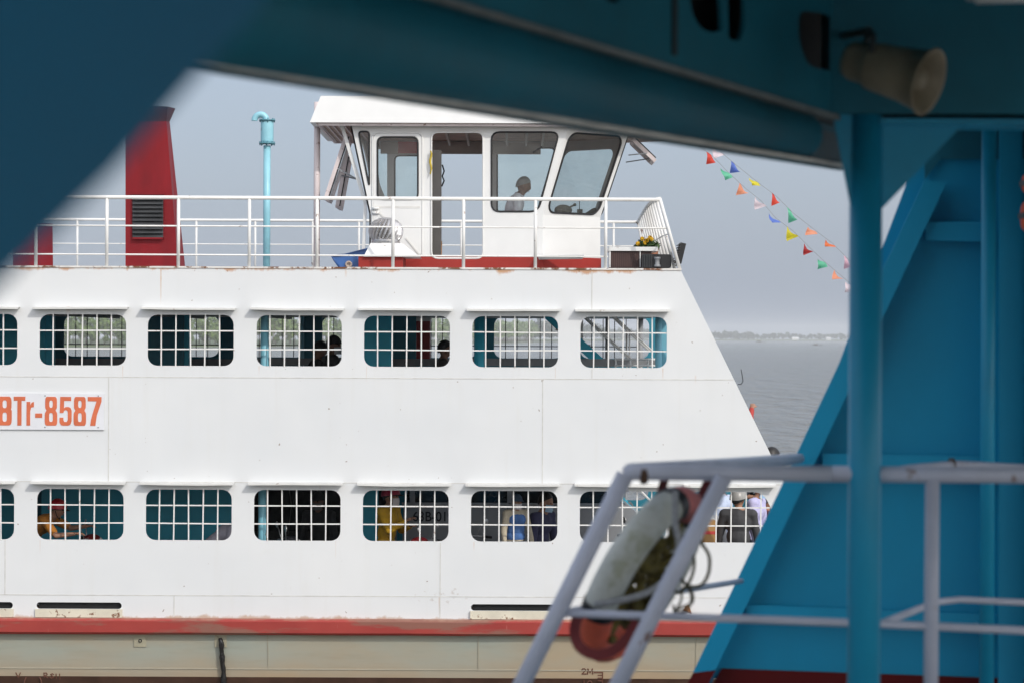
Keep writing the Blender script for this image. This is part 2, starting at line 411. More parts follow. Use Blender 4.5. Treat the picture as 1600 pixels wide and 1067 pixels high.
mb = MB(); mb.add([(-3600, -320, -2.2), (3600, -320, -2.2), (3600, 5300, -2.2), (-3600, 5300, -2.2)], [(0, 1, 2, 3)])
tag(mb.build('river_bed', M('river mud', (0.10, 0.08, 0.06), 0.9)), None, None, kind='structure')

SHORE = [(-900, 800), (-260, 860), (-120, 1000), (-40, 1500), (20, 2150), (110, 3000), (240, 3900), (420, 4150), (900, 4250), (1500, 4300)]
def shore_at(t):
    i = min(int(t), len(SHORE) - 2); f = t - i
    a, b_ = V(SHORE[i]).to_2d(), V(SHORE[i + 1]).to_2d(); return a.lerp(b_, f)
mb = MB(); vs = []; K = 120
for i in range(K + 1):
    p = shore_at(i / K * (len(SHORE) - 1) * 0.9999)
    vs += [(p.x, p.y, -1.0), (p.x, p.y + 4, 0.7), (p.x - 10, p.y + 25, 1.3), (p.x - 20, p.y + 700, 2.0)]
mb.add(vs, [(4 * i + k, 4 * i + 4 + k, 4 * i + 5 + k, 4 * i + 1 + k) for i in range(K) for k in range(3)])
tag(mb.build('river_bank', M('bank grass', (0.07, 0.10, 0.035), 0.9, var=0.3, scale=0.05)), None, None, kind='structure')

def leaf_mat(name='wood foliage', far=False):
    m, n, l, b = nodes_of(name)
    pos = n.new('ShaderNodeNewGeometry').outputs['Position']
    a = ramp(n, l, nz(n, l, pos, 0.13, 3), 0.3, 0.7); c2 = ramp(n, l, nz(n, l, pos, 0.9, 2), 0.3, 0.7)
    c = mixc(n, l, a, (0.06, 0.12, 0.02), (0.20, 0.30, 0.06)); c = mixc(n, l, mth(n, l, 'MULTIPLY', c2, .6), c, (0.10, 0.13, 0.035))
    if far: c = mixc(n, l, a, (0.020, 0.040, 0.030), (0.05, 0.075, 0.05))
    l.new(c, b.inputs['Base Color']); b.inputs['Roughness'].default_value = 0.7
    return m
rnd = random.Random(3)
mb = MB(); mt = MB()
def crown(c, rad, hgt, n, size):
    lobes = [(V((rnd.uniform(-.5, .5) * rad, rnd.uniform(-.5, .5) * rad, rnd.uniform(0.45, 0.9) * hgt)), rnd.uniform(.4, .65) * rad) for _ in range(5)]
    for _ in range(n):
        lc, lr = rnd.choice(lobes)
        d = V((rnd.gauss(0, 1), rnd.gauss(0, 1), rnd.gauss(0, 1))).normalized() * lr * rnd.uniform(0.65, 1.05)
        d.z *= 0.8
        p = c + lc + d
        q = V((rnd.gauss(0, 1), rnd.gauss(0, 1), rnd.gauss(0, 1))).normalized(); w = q.cross(V((rnd.gauss(0, 1), rnd.gauss(0, 1), 1))).normalized()
        s_ = size * rnd.uniform(.6, 1.3)
        mb.add([p - q * s_, p + w * s_ * .6, p + q * s_, p - w * s_ * .6], [(0, 1, 2, 3)])
for seg, cnt, hg, n_, sz in ((0, 50, 13, 220, .8), (1, 190, 14, 330, .62), (2, 120, 15, 170, .9), (3, 150, 17, 110, 1.3), (4, 160, 18, 60, 2.0), (5, 220, 15, 40, 2.4), (6, 170, 13, 30, 2.6), (7, 150, 12, 26, 2.6), (8, 60, 12, 20, 3)):
    for k in range(cnt):
        p = shore_at(seg + (k + rnd.random()) / cnt); row = rnd.random() ** 1.4
        q = V((p.x, p.y + 6 + row * 40, 0.8)); h = hg * rnd.uniform(.65, 1.1) * (0.75 + row * .35)
        if seg <= 2 and row < 0.3: h *= rnd.uniform(.35, .8)
        mb.cur = 2 if seg >= 4 else 0; crown(q, h * rnd.uniform(.3, .42), h, n_, sz); mb.cur = 0
        if seg <= 3: mb.cur = 1; mb.tube([q, q + V((rnd.uniform(-1, 1), 0, h * .7))], [h * .016, h * .008], 5); mb.cur = 0
o = mb.build('far_wood', [leaf_mat(), M('tree bark', (0.16, 0.13, 0.10), 0.9), leaf_mat('far wood foliage', True)], recalc=False)
tag(o, 'long green wood along the far river bank', None, kind='stuff')

for i, (u, v, w, lab, c) in enumerate(((1243, 521, 5, 'white roofed house among the trees on the far shore, the larger one', (.75, .75, .72)),
                                       (1295, 525, 3.5, 'small white shed at the water edge of the far shore', (.72, .73, .74)))):
    p = P(u, 529, 4120); p.z = 1.2
    t = thing('shore_house', p, lab, 'house')
    MB().box(p + V((-w, 0, 0)), p + V((w, 8, 3.2))).build('wall', M('house wall %d' % i, c, .7), t)
    MB().hexa([p + V((-w - 1, -1, 3.203)), p + V((w + 1, -1, 3.203)), p + V((w + 1, 9, 3.203)), p + V((-w - 1, 9, 3.203))],
              [p + V((-w, 3.5, 5)), p + V((w, 3.5, 5)), p + V((w, 4.5, 5)), p + V((-w, 4.5, 5))]).build('roof', M('pale sheet roof', (.8, .8, .8), .5), t)
for u, v, L, lab in ((1188, 530.5, 13, 'tiny dark boat far out near the opposite shore'), (1277, 538.5, 7.5, 'low dark sampan on the open river in front of the far shore')):
    d = H * F / (v - 527.2 + ROLL * 0); d = min(d, 2600); p = P(u, v, d); p.z = 0
    t = thing('river_boat', p, lab, 'boat')
    hs = [(-1, 0, .5), (-.85, .5, .35), (0, .7, .25), (.85, .5, .4), (1.05, 0, .6)]
    bot = [p + V((a * L / 2 * .85, b_ * L * .07, -.1)) for a, b_, c in hs] + [p + V((a * L / 2 * .85, -b_ * L * .07, -.1)) for a, b_, c in hs[-2:0:-1]]
    top = [p + V((a * L / 2, b_ * L * .14, c * L * .1)) for a, b_, c in hs] + [p + V((a * L / 2, -b_ * L * .14, c * L * .1)) for a, b_, c in hs[-2:0:-1]]
    MB().hexa(bot, top).build('hull', M('tarred boat wood', (.05, .045, .04), .7), t)
    MB().hexa([p + V((-L * .3, -L * .08, L * .03)), p + V((L * .05, -L * .08, L * .03)), p + V((L * .05, L * .08, L * .03)), p + V((-L * .3, L * .08, L * .03))],
              [p + V((-L * .28, -L * .06, L * .14)), p + V((L * .03, -L * .06, L * .14)), p + V((L * .03, L * .06, L * .14)), p + V((-L * .28, L * .06, L * .14))]).build('cabin', M('boat cabin', (.10, .09, .08), .7), t)

# the humid air over the river
m = bpy.data.materials.new('humid air'); m.use_nodes = True; n = m.node_tree.nodes; l = m.node_tree.links
n.remove(n['Principled BSDF']); pv = n.new('ShaderNodeVolumePrincipled')
pv.inputs['Color'].default_value = (0.95, 0.98, 1.0, 1); pv.inputs['Density'].default_value = HAZE = 0.00018
pv.inputs['Anisotropy'].default_value = -0.25
l.new(pv.outputs[0], n['Material Output'].inputs['Volume'])
tag(MB().box((-3700, -400, -3.4), (3700, 5400, 32)).build('haze', m), None, None, kind='stuff')
# ------------------------------------------------------------------ the white ferry
WD = 7.64                       # beam
YN, YF = D, D + WD              # near and far side
ZTOP, ZBAND = Z(421.5), Z(968)
ZCAR, ZUP = Z(984), Z(690)      # car deck and passenger deck floors
ferry = thing('white_ferry', (0, YN + WD / 2, 0), 'white car ferry with barred window openings, red rubbing band and a wheelhouse', 'ferry')
XL = -15.5
def slant(v): return X(1063 + (v - 420) * 0.491, v)
up = lambda a, b, d: V((a, YN + d, b))
def wall(y, holes, name, t=0.01, mat=WHITE):
    outer = [(XL, ZBAND), (slant(968), ZBAND), (slant(421.5), ZTOP), (XL, ZTOP)]
    return MB().plate([outer] + holes, lambda a, b, d: V((a, y + d, b)), t).build(name, mat, ferry)
UPW = [(-107, 27)] + [(62 + 0, 197), (231, 365), (401, 534), (569, 703), (738, 872), (907, 1042)]
LOW = [(-111, 22), (58, 193), (228, 362), (397, 532), (567, 701), (736, 871), (906, 1040)]
holes = []; winlist = []
for a, b in UPW:
    q = (X(a), Z(573.5), X(b), Z(494.5)); holes.append(rr(*q, 0.118)); winlist.append((q, 'upper'))
for a, b in LOW:
    q = (X(a, 800), Z(845.5), X(b, 800), Z(766.5)); holes.append(rr(*q, 0.118)); winlist.append((q, 'lower'))
xa, xb = X(1076, 800), X(1214, 800)
holes.append(rpoly([(xa, Z(845.5)), (xb, Z(845.5)), (xb, Z(810)), (X(1192, 800), Z(766.5)), (xa, Z(766.5))], 0.12)); winlist.append(((xa, Z(845.5), xb, Z(766.5)), 'bow'))
SCUP = [(-100, 20), (57, 190), (736, 871)]
for a, b in SCUP: holes.append(rr(X(a, 950), Z(953.5), X(b, 950), Z(943.5), 0.04))
wall(YN, holes, 'side_wall')
for a, b in SCUP:
    m_ = MB(); m_.box((X(a, 950) - .01, YN - 0.035, Z(966.5)), (X(b, 950) + .01, YN - 0.002, Z(953.8))); m_.build('scupper_sill', M('rusty cream sill', (.66, .62, .5), .6, var=.15, rust=.45, rscale=10), ferry)
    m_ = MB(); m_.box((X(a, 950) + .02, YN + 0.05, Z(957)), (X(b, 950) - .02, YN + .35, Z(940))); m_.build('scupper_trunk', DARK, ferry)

# far side: the same openings, seen through the near ones
fx = lambda u: (u - 800) / F * YF
fh = []
for k in range(-3, 7):
    a = 100 + 134.4 * k
    fh.append(rr(fx(a), H - (560.5 - 527) / F * YF, fx(a + 108), H - (496.5 - 527) / F * YF, 0.135))
for k in (4, 5, 6):
    a = 100 + 134.4 * k
    fh.append(rr(fx(a), H - (781 - 527) / F * YF, fx(a + 108), H - (718 - 527) / F * YF, 0.135))
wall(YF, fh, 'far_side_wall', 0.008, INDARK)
mg = MB()
for k in range(-3, 7):
    a = 100 + 134.4 * k
    for j in range(1, 6):
        x = fx(a + 18 * j); mg.tube([(x, YF + .02, H + .35), (x, YF + .02, H - .40)], .007, 5)
    mg.tube([(fx(a), YF + .02, H - (542 - 527) / F * YF), (fx(a + 108), YF + .02, H - (542 - 527) / F * YF)], .007, 5)
mg.build('far_window_bars', DARK, ferry)

# decks
MB().box((XL, YN + .012, ZTOP - .55), (X(1058), YF - .002, ZTOP - .004)).build('roof_deck', [CEIL], ferry)
MB().box((XL, YN + .012, ZUP - .06), (X(1062), YF - .002, ZUP)).build('passenger_deck', [CEIL], ferry)
MB().box((XL, YN + .012, ZCAR - .08), (X(1420), YF - .002, ZCAR)).build('car_deck', [DECKGREY], ferry)
# transverse deck beams
mg = MB()
for k in range(-6, 2):
    for zz in (ZTOP - .55, ZUP - .06)[(k > 0):]: mg.box((k * 1.34 + .55, YN + .03, zz - .03), (k * 1.34 + .60, YF - .02, zz - .001))
mg.build('deck_beams', CEIL, ferry)

# grilles and awnings
for (x0, z0, x1, z1), kind in winlist:
    g = MB(); r_ = .0078; y = YN + .002
    n_ = 5 if kind != 'bow' else 6
    for i in range(n_):
        x = x0 + (21 + 22.8 * i) / S if kind != 'bow' else X(1076 + 20 + 23.2 * i, 800)
        jj = random.uniform(-.004, .004)
        if x < x1 - .03: g.bar((x + jj, y, z0 - .010), (x - jj, y, z1 + .010), r_ * 2, .012, (0, 1, 0))
    for fz in (0.315, 0.672):
        z = z1 - (z1 - z0) * fz; j = random.uniform(-.004, .004)
        g.bar((x0 - .02, y + .014, z + j), (x1 + .02, y + .014, z - j), r_ * 2, .012, (0, 1, 0))
    g.build('window_grille', WRAIL, ferry)
    zt = z1 + (10 / S); ml, mr = -.07, .035
    if kind == 'bow': mr = -.02
    # folded steel drip awning, sagging a little
    a = MB(); sag = random.uniform(-.006, .006); tw = random.uniform(-.004, .004)
    pr = [(.0, .014), (.115, .006), (.118, -.016), (.112, -.016), (.108, .000), (.0, .008)]
    xs = [x0 + ml + (x1 + mr - x0 - ml) * i / 8 for i in range(9)]; vs = []
    for i, x in enumerate(xs):
        dz = sag * math.sin(math.pi * i / 8) + tw * (i - 4) / 4 + noise.noise(V((x * 3, z1, 0))) * .004
        vs += [(x, YN - dy, zt + h + dz) for dy, h in pr]
    fs = [(6 * i + k, 6 * i + (k + 1) % 6, 6 * i + 6 + (k + 1) % 6, 6 * i + 6 + k) for i in range(8) for k in range(6)] + [tuple(range(6)), tuple(range(48, 54))]
    a.add(vs, fs); a.build('awning', AWN, ferry)

# seams of the plating
g = MB()
def hseam(v, u0, u1): g.box((X(u0, v), YN - .0025, Z(v) - .005), (X(u1, v), YN + .001, Z(v) + .005))
def vseam(u, v0, v1): g.box((X(u, v0) - .005, YN - .003, Z(v1)), (X(u, v0) + .005, YN + .001, Z(v0)))
hseam(591.5, -800, 1146); hseam(932, -800, 1310); hseam(755, -800, 1225)
for u, v0, v1 in ((170, 592, 754), (848, 592, 754), (925, 424, 486), (925, 576, 590), (688, 848, 966), (272, 933, 966), (500, 756, 764), (8, 846, 932), (1010, 846, 932)): vseam(u, v0, v1)
g.build('plate_seams', SEAMM, ferry)
g = MB(); g.box((XL, YN - .012, ZTOP), (slant(421.5) + .01, YN + .05, ZTOP + .022)); g.build('deck_edge_strip', M('rusty white edge', (.70, .68, .64), .6, var=.15, rust=.75, rscale=3.5), ferry)

# name board
nb = MB(); nb.plate([[(X(-40, 645), Z(674)), (X(163, 645), Z(674)), (X(163, 645), Z(617.5)), (X(-40, 645), Z(617.5))]], lambda a, b, d: V((a, YN - .022 + d, b)), .018)
nbo = nb.build('name_board', BOARD, ferry)
def glyph(ch):
    if ch == '8': return [[rpoly([(0, 0), (1, 0), (1, .44), (.84, .53), (.97, .60), (.97, 1), (.03, 1), (.03, .60), (.16, .53), (0, .44)], .16), rr(.35, .13, .65, .44, .10), rr(.36, .62, .64, .87, .10)]]
    if ch == '5': return [[[(0, .28), (.0, .12), (.12, .02), (.3, 0), (.7, 0), (.9, .04), (1, .16), (1, .52), (.9, .62), (.72, .65), (.5, .65), (.36, .6), (.38, .86), (.95, .86), (.95, 1), (.06, 1), (.02, .44), (.32, .44), (.36, .51), (.5, .54), (.64, .52), (.68, .46), (.68, .2), (.6, .13), (.4, .13), (.32, .2), (.32, .28)]]]
    if ch == '7': return [[[(.18, 0), (.56, 0), (.66, .35), (1, .84), (1, 1), (0, 1), (0, .85), (.64, .85), (.36, .42), (.24, .2)]]]
    if ch == 'B': return [[rpoly([(0, 0), (1, 0), (1, .52), (.93, .55), (.98, .6), (.98, 1), (0, 1)], .2)[0:99], rr(.36, .13, .66, .45, .1), rr(.36, .60, .65, .87, .1)]]
    if ch == 'T': return [[[(.32, 0), (.68, 0), (.68, .86), (1, .86), (1, 1), (0, 1), (0, .86), (.32, .86)]]]
    if ch == 'r': return [[[(0, 0), (.5, 0), (.5, .5), (.62, .62), (1, .64), (1, .82), (.7, .8), (.5, .7), (.5, .82), (0, .82)]]]
    if ch == '-': return [[[(0, .27), (1, .27), (1, .42), (0, .42)]]]
let = MB()
for ch, a, b in (('B', -3.5, 19), ('T', 22, 40), ('r', 42, 53.5), ('-', 55.5, 66.5), ('8', 70.5, 90), ('5', 93.5, 112.5), ('8', 115.5, 135), ('7', 137.5, 159)):
    for loops in glyph(ch):
        x0, x1, z0, z1 = X(a, 645), X(b, 645), Z(667.5), Z(622.5)
        let.plate([[(x0 + p * (x1 - x0), z0 + q * (z1 - z0)) for p, q in lp] for lp in loops], lambda a_, b_, d: V((a_, YN - .0262 + d, b_)), .004)
let.build('lettering', ORLET, nbo)
bt = MB()
for u in (-30, 71, 154):
    for v in (621, 670): bt.lathe((X(u, 645), YN - .022, Z(v)), [(.008, 0), (.008, .006), (0, .008)], 8, (0, -1, 0))
bt.build('bolts', GREY, nbo)

# rub rail and hull
g = MB(); zt, zb = Z(967), Z(992)
prof = [(0.0, zt), (.10, zt), (.13, zt - .03), (.13, zb + .03), (.10, zb), (0, zb)]
xs = [XL + (X(1500) - XL) * i / 40 for i in range(41)]; vs = []
for x in xs: vs += [(x, YN + .02 - dy + noise.noise(V((x * .9, z, 0))) * .006, z + noise.noise(V((x * 1.1, 5, dy))) * .008) for dy, z in prof]
g.add(vs, [(6 * i + k, 6 * i + (k + 1) % 6, 6 * i + 6 + (k + 1) % 6, 6 * i + 6 + k) for i in range(40) for k in range(6)])
g.build('rubbing_band', BANDM, ferry)
zw = Z(1061)
x1 = X(1500)
hb = [(XL, YN + .55, -.3), (x1, YN + .55, -.3), (x1, YF - .55, -.3), (XL, YF - .55, -.3)]
hm = [(XL, YN + .12, zw), (x1, YN + .12, zw), (x1, YF - .12, zw), (XL, YF - .12, zw)]
ht = [(XL, YN + .0, zb), (x1, YN, zb), (x1, YF, zb), (XL, YF, zb)]
MB().hexa(hm, ht).build('hull', HULLM, ferry)
hm2 = [(x, y, z - .001) for x, y, z in hm]
MB().hexa(hb, hm2).build('boot_topping', BOOT, ferry)
def hull_y(v):  # near face of the leaning hull
    return YN + .12 * (zb - Z(v)) / (zb - zw)
def hp(u, v, out=.004): return V((X(u, v), hull_y(v) - out, Z(v)))
g = MB(); g.bar(hp(-800, 1048), hp(1400, 1048), .006, .012)
for u in (418, 747, 1088): g.bar(hp(u, 993), hp(u, 1047), .010, .006, (0, 1, 0))
g.build('hull_seams', M('hull seam', (.38, .35, .27), .6), ferry)
for u in (219, 345):
    pl = MB(); pl.hexa([hp(u - 10, 1013, .002), hp(u + 9, 1013, .002), hp(u + 9, 992.5, .002), hp(u - 10, 992.5, .002)], [hp(u - 10, 1013, .012), hp(u + 9, 1013, .012), hp(u + 9, 992.5, .012), hp(u - 10, 992.5, .012)])
    po = pl.build('outlet_plate', M('outlet plate', (.43, .40, .29), .6, var=.15, rust=.3), ferry)
    ho = MB(); ho.lathe(hp(u, 1003, .0125), [(.022, 0), (.022, .008), (.014, .01), (.012, -.01)], 12, (0, -1, 0)); ho.build('outlet', BLACK, po)
# wet black hose hanging from the outlet
g = MB(); pts = [hp(344, 998, .03), hp(346, 1004, .05)] + [hp(346 + (v - 1004) * .04 + random.uniform(-.6, .6), v, .045) for v in range(1010, 1086, 6)]
g.tube(pts, [.022] + [random.uniform(.026, .038) for _ in pts[1:]], 9); g.build('drain_hose', M('wet black hose', (.015, .014, .014), .3, var=.5, scale=30, bump=.6, bscale=50), ferry)
# draught marks, load line
def stroke(mb_, pts, w, t=.008):
    for (a, b), (c, d_) in zip(pts, pts[1:]):
        p, q = hp(a, b, .003), hp(c, d_, .003); e = (q - p).normalized() * (w / 2); mb_.bar(p - e, q + e, w, t, (0, 1, 0))
MK = M('raised brown mark', (.13, .05, .03), .6)
g = MB()
stroke(g, [(909.5, 1047), (911, 1045.2), (914, 1045.2), (915.5, 1047.2), (910, 1053.5), (916, 1053.5)], .013)
stroke(g, [(918.5, 1053.5), (919, 1045.5), (922.5, 1051), (926, 1045.5), (926.5, 1053.5)], .013)
stroke(g, [(929, 1051), (942, 1051), (942, 1072)], .014)
for v in (1055.5, 1060, 1064.5): stroke(g, [(935, v), (942, v)], .012)
stroke(g, [(913, 1064.5), (913, 1075)], .012); g.lathe(hp(922, 1068.5), [(.022, 0), (.034, 0), (.034, .006), (.022, .006), (.022, 0)], 16, (0, -1, 0))
g.build('draught_mark', MK, ferry)
g = MB()
stroke(g, [(22, 1056), (25.5, 1063), (29, 1056)], .012)
c = hp(48, 1071.5); pts = [c + V((math.cos(t), 0, math.sin(t))) * .105 for t in [2 * math.pi * k / 28 for k in range(28)]]
g.tube(pts, .009, 6, closed=True)
stroke(g, [(66, 1063), (66, 1056), (70, 1056), (71, 1058), (69.5, 1060), (66, 1060), (71.5, 1063.5)], .011)
stroke(g, [(81, 1058.2), (79, 1057), (76.5, 1058.2), (80.5, 1062.5), (78, 1064.5), (75.5, 1063)], .011)
stroke(g, [(85, 1057.5), (85, 1064.5)], .011); stroke(g, [(90.5, 1057.5), (90.5, 1066)], .011)
g.build('load_line_mark', MK, ferry)
# hook and ring at the bow edge
g = MB(); g.tube([P(1158, 577, 30.0), P(1160, 588, 30), P(1161, 595, 30), P(1158, 600, 30), P(1153, 600, 30)], .0062, 6); g.build('bow_hook', LOUV, ferry)
g = MB(); g.tube([P(1069, 950, 29.94), P(1078, 956, 29.93), P(1073, 946, 29.96)], .03, 7); g.build('rope_eye', M('rust lump', (.25, .11, .04), .8, var=.5, scale=30), ferry)

# ---- interior
def cbox(u0, u1, y0, y1, z0, z1, name, mat, lab=None):
    MB().box((P(u0, 526, y0).x, y0, z0), (P(u1, 526, y0).x, y1, z1)).build(name, mat, ferry, lab)
zu0, zu1 = ZUP + .001, ZTOP - .552
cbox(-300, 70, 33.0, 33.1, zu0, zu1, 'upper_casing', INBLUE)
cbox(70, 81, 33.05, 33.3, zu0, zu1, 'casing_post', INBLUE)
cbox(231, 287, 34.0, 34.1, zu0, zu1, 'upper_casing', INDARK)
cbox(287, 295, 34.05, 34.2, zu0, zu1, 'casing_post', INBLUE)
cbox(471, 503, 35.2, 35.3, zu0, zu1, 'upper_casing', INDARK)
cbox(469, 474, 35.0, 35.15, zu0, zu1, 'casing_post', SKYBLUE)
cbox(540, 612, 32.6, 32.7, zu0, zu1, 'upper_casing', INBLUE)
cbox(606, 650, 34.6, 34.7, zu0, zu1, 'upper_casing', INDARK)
def pole(u, y, z0, z1, r, name, mat): MB().tube([(P(u, 526, y).x, y, z0), (P(u, 526, y).x, y, z1)], r, 14).build(name, mat, ferry)
pole(413.5, 30.42, zu0, zu1, .052, 'deck_post', SKYBLUE); pole(749, 31.6, zu0, zu1, .07, 'deck_post', INBLUE)
pole(1029, 30.5, zu0, zu1, .042, 'deck_post', SKYBLUE); pole(1000, 36.6, zu0, zu1, .05, 'deck_post', GREY); pole(949, 34.5, zu0, zu1, .03, 'deck_post', GREY)
cbox(1033, 1052, 30.6, 30.66, zu0, ZTOP - .3, 'end_panel', SKYBLUE)
zl0, zl1 = ZCAR + .001, ZUP - .061
cbox(-300, 52, 32.4, 32.5, zl0, zl1, 'lower_casing', INBLUE); cbox(66, 376, 32.2, 32.3, zl0, zl1, 'lower_casing', INBLUE)
pole(411, 30.42, zl0, zl1, .05, 'deck_post', SKYBLUE); cbox(556, 590, 31.6, 32.0, zl0, zl1, 'lower_casing', INBLUE)
# red cabinet
MB().box(P(648, 562, 36.2), P(673, 500, 36.5)).build('hose_cabinet', M('hose cabinet red', (.28, .02, .022), .4), ferry)
for v in (499.5, 563.5): MB().box(P(647, v + 2.5, 36.14), P(674, v - 2.5, 36.5)).build('cabinet_trim', WTRIM, ferry)
# benches: slatted backs and seats
for (u0, u1, y, v) in ((84, 200, 34.4, 563), (230, 390, 35.2, 563), (392, 540, 33.6, 561), (600, 760, 34.4, 561), (728, 1042, 32.4, 560)):
    x0, x1 = P(u0, 526, y).x, P(u1, 526, y).x; zt = H - (v - 526) / F * y
    b_ = MB()
    for k in range(3): b_.box((x0, y, zt - .10 - k * .13), (x1, y + .03, zt - k * .13))
    bo = b_.build('bench', GREY, ferry)
    s_ = MB()
    for k in range(4): s_.box((x0, y + .08 + k * .11, ZUP + .42), (x1, y + .17 + k * .11, ZUP + .45))
    s_.build('seat', GREY, bo)
    l_ = MB(); nn = max(2, int((x1 - x0) / 1.0) + 1)
    for k in range(nn):
        x = x0 + .1 + (x1 - x0 - .2) * k / (nn - 1)
        l_.box((x, y + .031, ZUP), (x + .04, y + .07, zt - .02)); l_.box((x, y + .45, ZUP), (x + .04, y + .49, ZUP + .42)); l_.box((x, y + .071, ZUP + .38), (x + .04, y + .45, ZUP + .415))
    l_.build('bench_legs', GREY, bo)
# white rails round the stair head at the bow end
g = MB()
for v in (561, 571): g.tube([P(960, v, 31.0), P(1042, v + .4, 31.0)], .014, 7)
for u in (962, 985, 1012, 1038): g.tube([P(u, 559, 31), P(u, 600, 31)], .012, 7)
g.build('stair_guard', WRAIL, ferry)
# companionways
def stair(u0, v0, u1, v1, y, w, name, matS, rail=True):
    a, b = P(u0, v0, y), P(u1, v1, y); so = MB()
    for yy in (0, w): so.bar(a + V((0, yy, 0)), b + V((0, yy, 0)), .03, .12, (0, 0, 1))
    so_ = so.build(name, matS, ferry)
    t = MB(); n_ = max(4, int(abs(a.z - b.z) / .2))
    for i in range(1, n_):
        p = a.lerp(b, i / n_); t.box(p + V((-.11, .016, -.012)), p + V((.11, w - .016, .012)))
    t.build('treads', GREY, so_)
    if rail:
        r_ = MB()
        for yy in (0, w):
            for hh in (.42, .78): r_.tube([a + V((0, yy, hh)), b + V((0, yy, hh))], .014, 8)
            for i in range(1, 6, 2):
                p = a.lerp(b, i / 6); r_.tube([p + V((0, yy, 0)), p + V((0, yy, .78))], .011, 7)
        r_.build('handrail', WTRIM, so_)
stair(800, 440, 1020, 640, 32.6, .75, 'companionway', INBLUE)
stair(880, 690, 1075, 890, 33.6, .75, 'companionway', INBLUE)

# ---- top deck railing
def railing(y, name, mat):
    zt = Z(311) if y < 33 else Z(306); base = ZTOP + .02
    x1 = X(1030) if y < 33 else X(1030) - .0
    ro = MB(); ro.tube([(XL, y, zt), (x1, y, zt)], .024, 10); ro_ = ro.build(name, mat, ferry)
    w = MB()
    for v in (355.5, 400.5): w.tube([(XL, y, Z(v)), (X(1043 if v < 380 else 950), y, Z(v))], .0105, 7)
    w.build('mid_rails', mat, ro_)
    return ro_
nr = railing(YN + .06, 'deck_railing', WRAIL)
for u in (-170, -58, 54, 165, 277, 388, 494, 613, 723.5, 836, 946):
    q = MB(); x = X(u); q.tube([(x, YN + .06, ZTOP + .02), (x, YN + .06, Z(311))], .0215, 10); q.build('rail_post', WRAIL, nr)
YR = YF - 1.0
ro = MB(); zt = H + (526 - 346.5) / F * YR
ro.tube([(XL, YR, zt), (fx(997) , YR, zt)], .022, 8); fr = ro.build('deck_railing', WRAIL, ferry)
w = MB()
for v in (384, 401): w.tube([(XL, YR, H + (526 - v) / F * YR), (fx(940 if v > 390 else 1000), YR, H + (526 - v) / F * YR)], .010, 6)
w.build('mid_rails', WRAIL, fr)
for u in (-60, 40, 120, 210, 306, 398, 488, 560, 640, 720, 800, 880, 958):
    q = MB(); x = P(u, 526, YR).x; q.tube([(x, YR, ZTOP), (x, YR, zt)], .018, 8); q.build('rail_post', WRAIL, fr)
# bow railing sweeping round to the far side, its bars leaning forward
bo = None; tops = []; bots = []
NB = 11
for i in range(NB + 1):
    t = i / NB
    y = YN + .06 + (YR - YN - .06) * t; bow = math.sin(math.pi * min(1, t * 1.0)) * .55
    zt_ = Z(311) + (zt - Z(311)) * t
    tops.append(V((P(1031, 311, y).x if i == 0 else X(1031) + (fx(997) - X(1031)) * t * .35 + bow * .9 - .9 * 0, y, zt_ - .02 * t)))
    bots.append(V((tops[-1].x + .26, y, ZTOP + .02)))
tops = []; bots = []
for i in range(NB + 1):
    t = i / NB; y = YN + .06 + (YR - YN - .06) * t
    ut = 1031 - 34 * t ** .75; vt = 311 + 36 * t ** 1.5       # measured sweep of the top rail
    p = P(ut, vt, y); p.y = y; tops.append(p); bots.append(V((p.x + .25 * (1 - .25 * t), y, ZTOP + .02)))
g = MB(); g.tube(tops, .024, 8); g.tube([a.lerp(b, .5) for a, b in zip(tops, bots)][:6], .010, 6); bo = g.build('bow_railing', WRAIL, ferry)
for a, b in zip(tops, bots):
    MB().tube([a, b], .0225, 8).build('rail_bar', WRAIL, bo)

# ---- funnel
yf = YN + 2.2
q = lambda u, v, y=yf: P(u, v, y)
dp = V((0, 1.3, 0))
side = MB()
FB = [q(196, 424), q(277, 424), q(262, 190), q(196, 190)]
side.hexa([q(196, 424), q(279, 424), q(290, 424, yf + .35), q(290, 424, yf + 1.0), q(279, 424, yf + 1.3), q(196, 424, yf + 1.3)],
          [q(196, 190), q(260, 190), q(265, 190, yf + .35), q(265, 190, yf + 1.0), q(260, 190, yf + 1.3), q(196, 190, yf + 1.3)])
fo = side.build('funnel', FUNNEL, ferry)
cw = MB(); cw.hexa([q(194, 190), q(260.2, 189.9), q(265.4, 190, yf + .35), q(265.4, 190, yf + 1.0), q(260, 190, yf + 1.32), q(194, 190, yf + 1.32)],
                   [q(190, 163, yf - .1), q(262, 167, yf - .1), q(274, 170, yf + .3), q(274, 170, yf + 1.1), q(262, 167, yf + 1.4), q(190, 163, yf + 1.4)])
cw.build('cowl', SOOT, fo)
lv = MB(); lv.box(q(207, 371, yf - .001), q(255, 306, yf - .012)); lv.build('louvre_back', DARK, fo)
lv = MB()
for k in range(10):
    v = 307 + k * 6.5; lv.hexa([q(207, v + 5.2, yf - .06), q(255, v + 5.2, yf - .06), q(255, v + 6.0, yf - .06), q(207, v + 6.0, yf - .06)], [q(207, v, yf - .013), q(255, v, yf - .013), q(255, v + .8, yf - .013), q(207, v + .8, yf - .013)])
lv.build('louvre_slats', LOUV, fo)
lv = MB(); lv.box(q(205, 373, yf - .02), q(207, 304.5, yf + .001)); lv.box(q(255, 373, yf - .02), q(257, 304.5, yf + .001)); lv.box(q(207, 374, yf - .065), q(255, 371.8, yf)); lv.box(q(205, 304.4, yf - .06), q(257, 302, yf)); lv.build('louvre_frame', FUNNEL, fo)
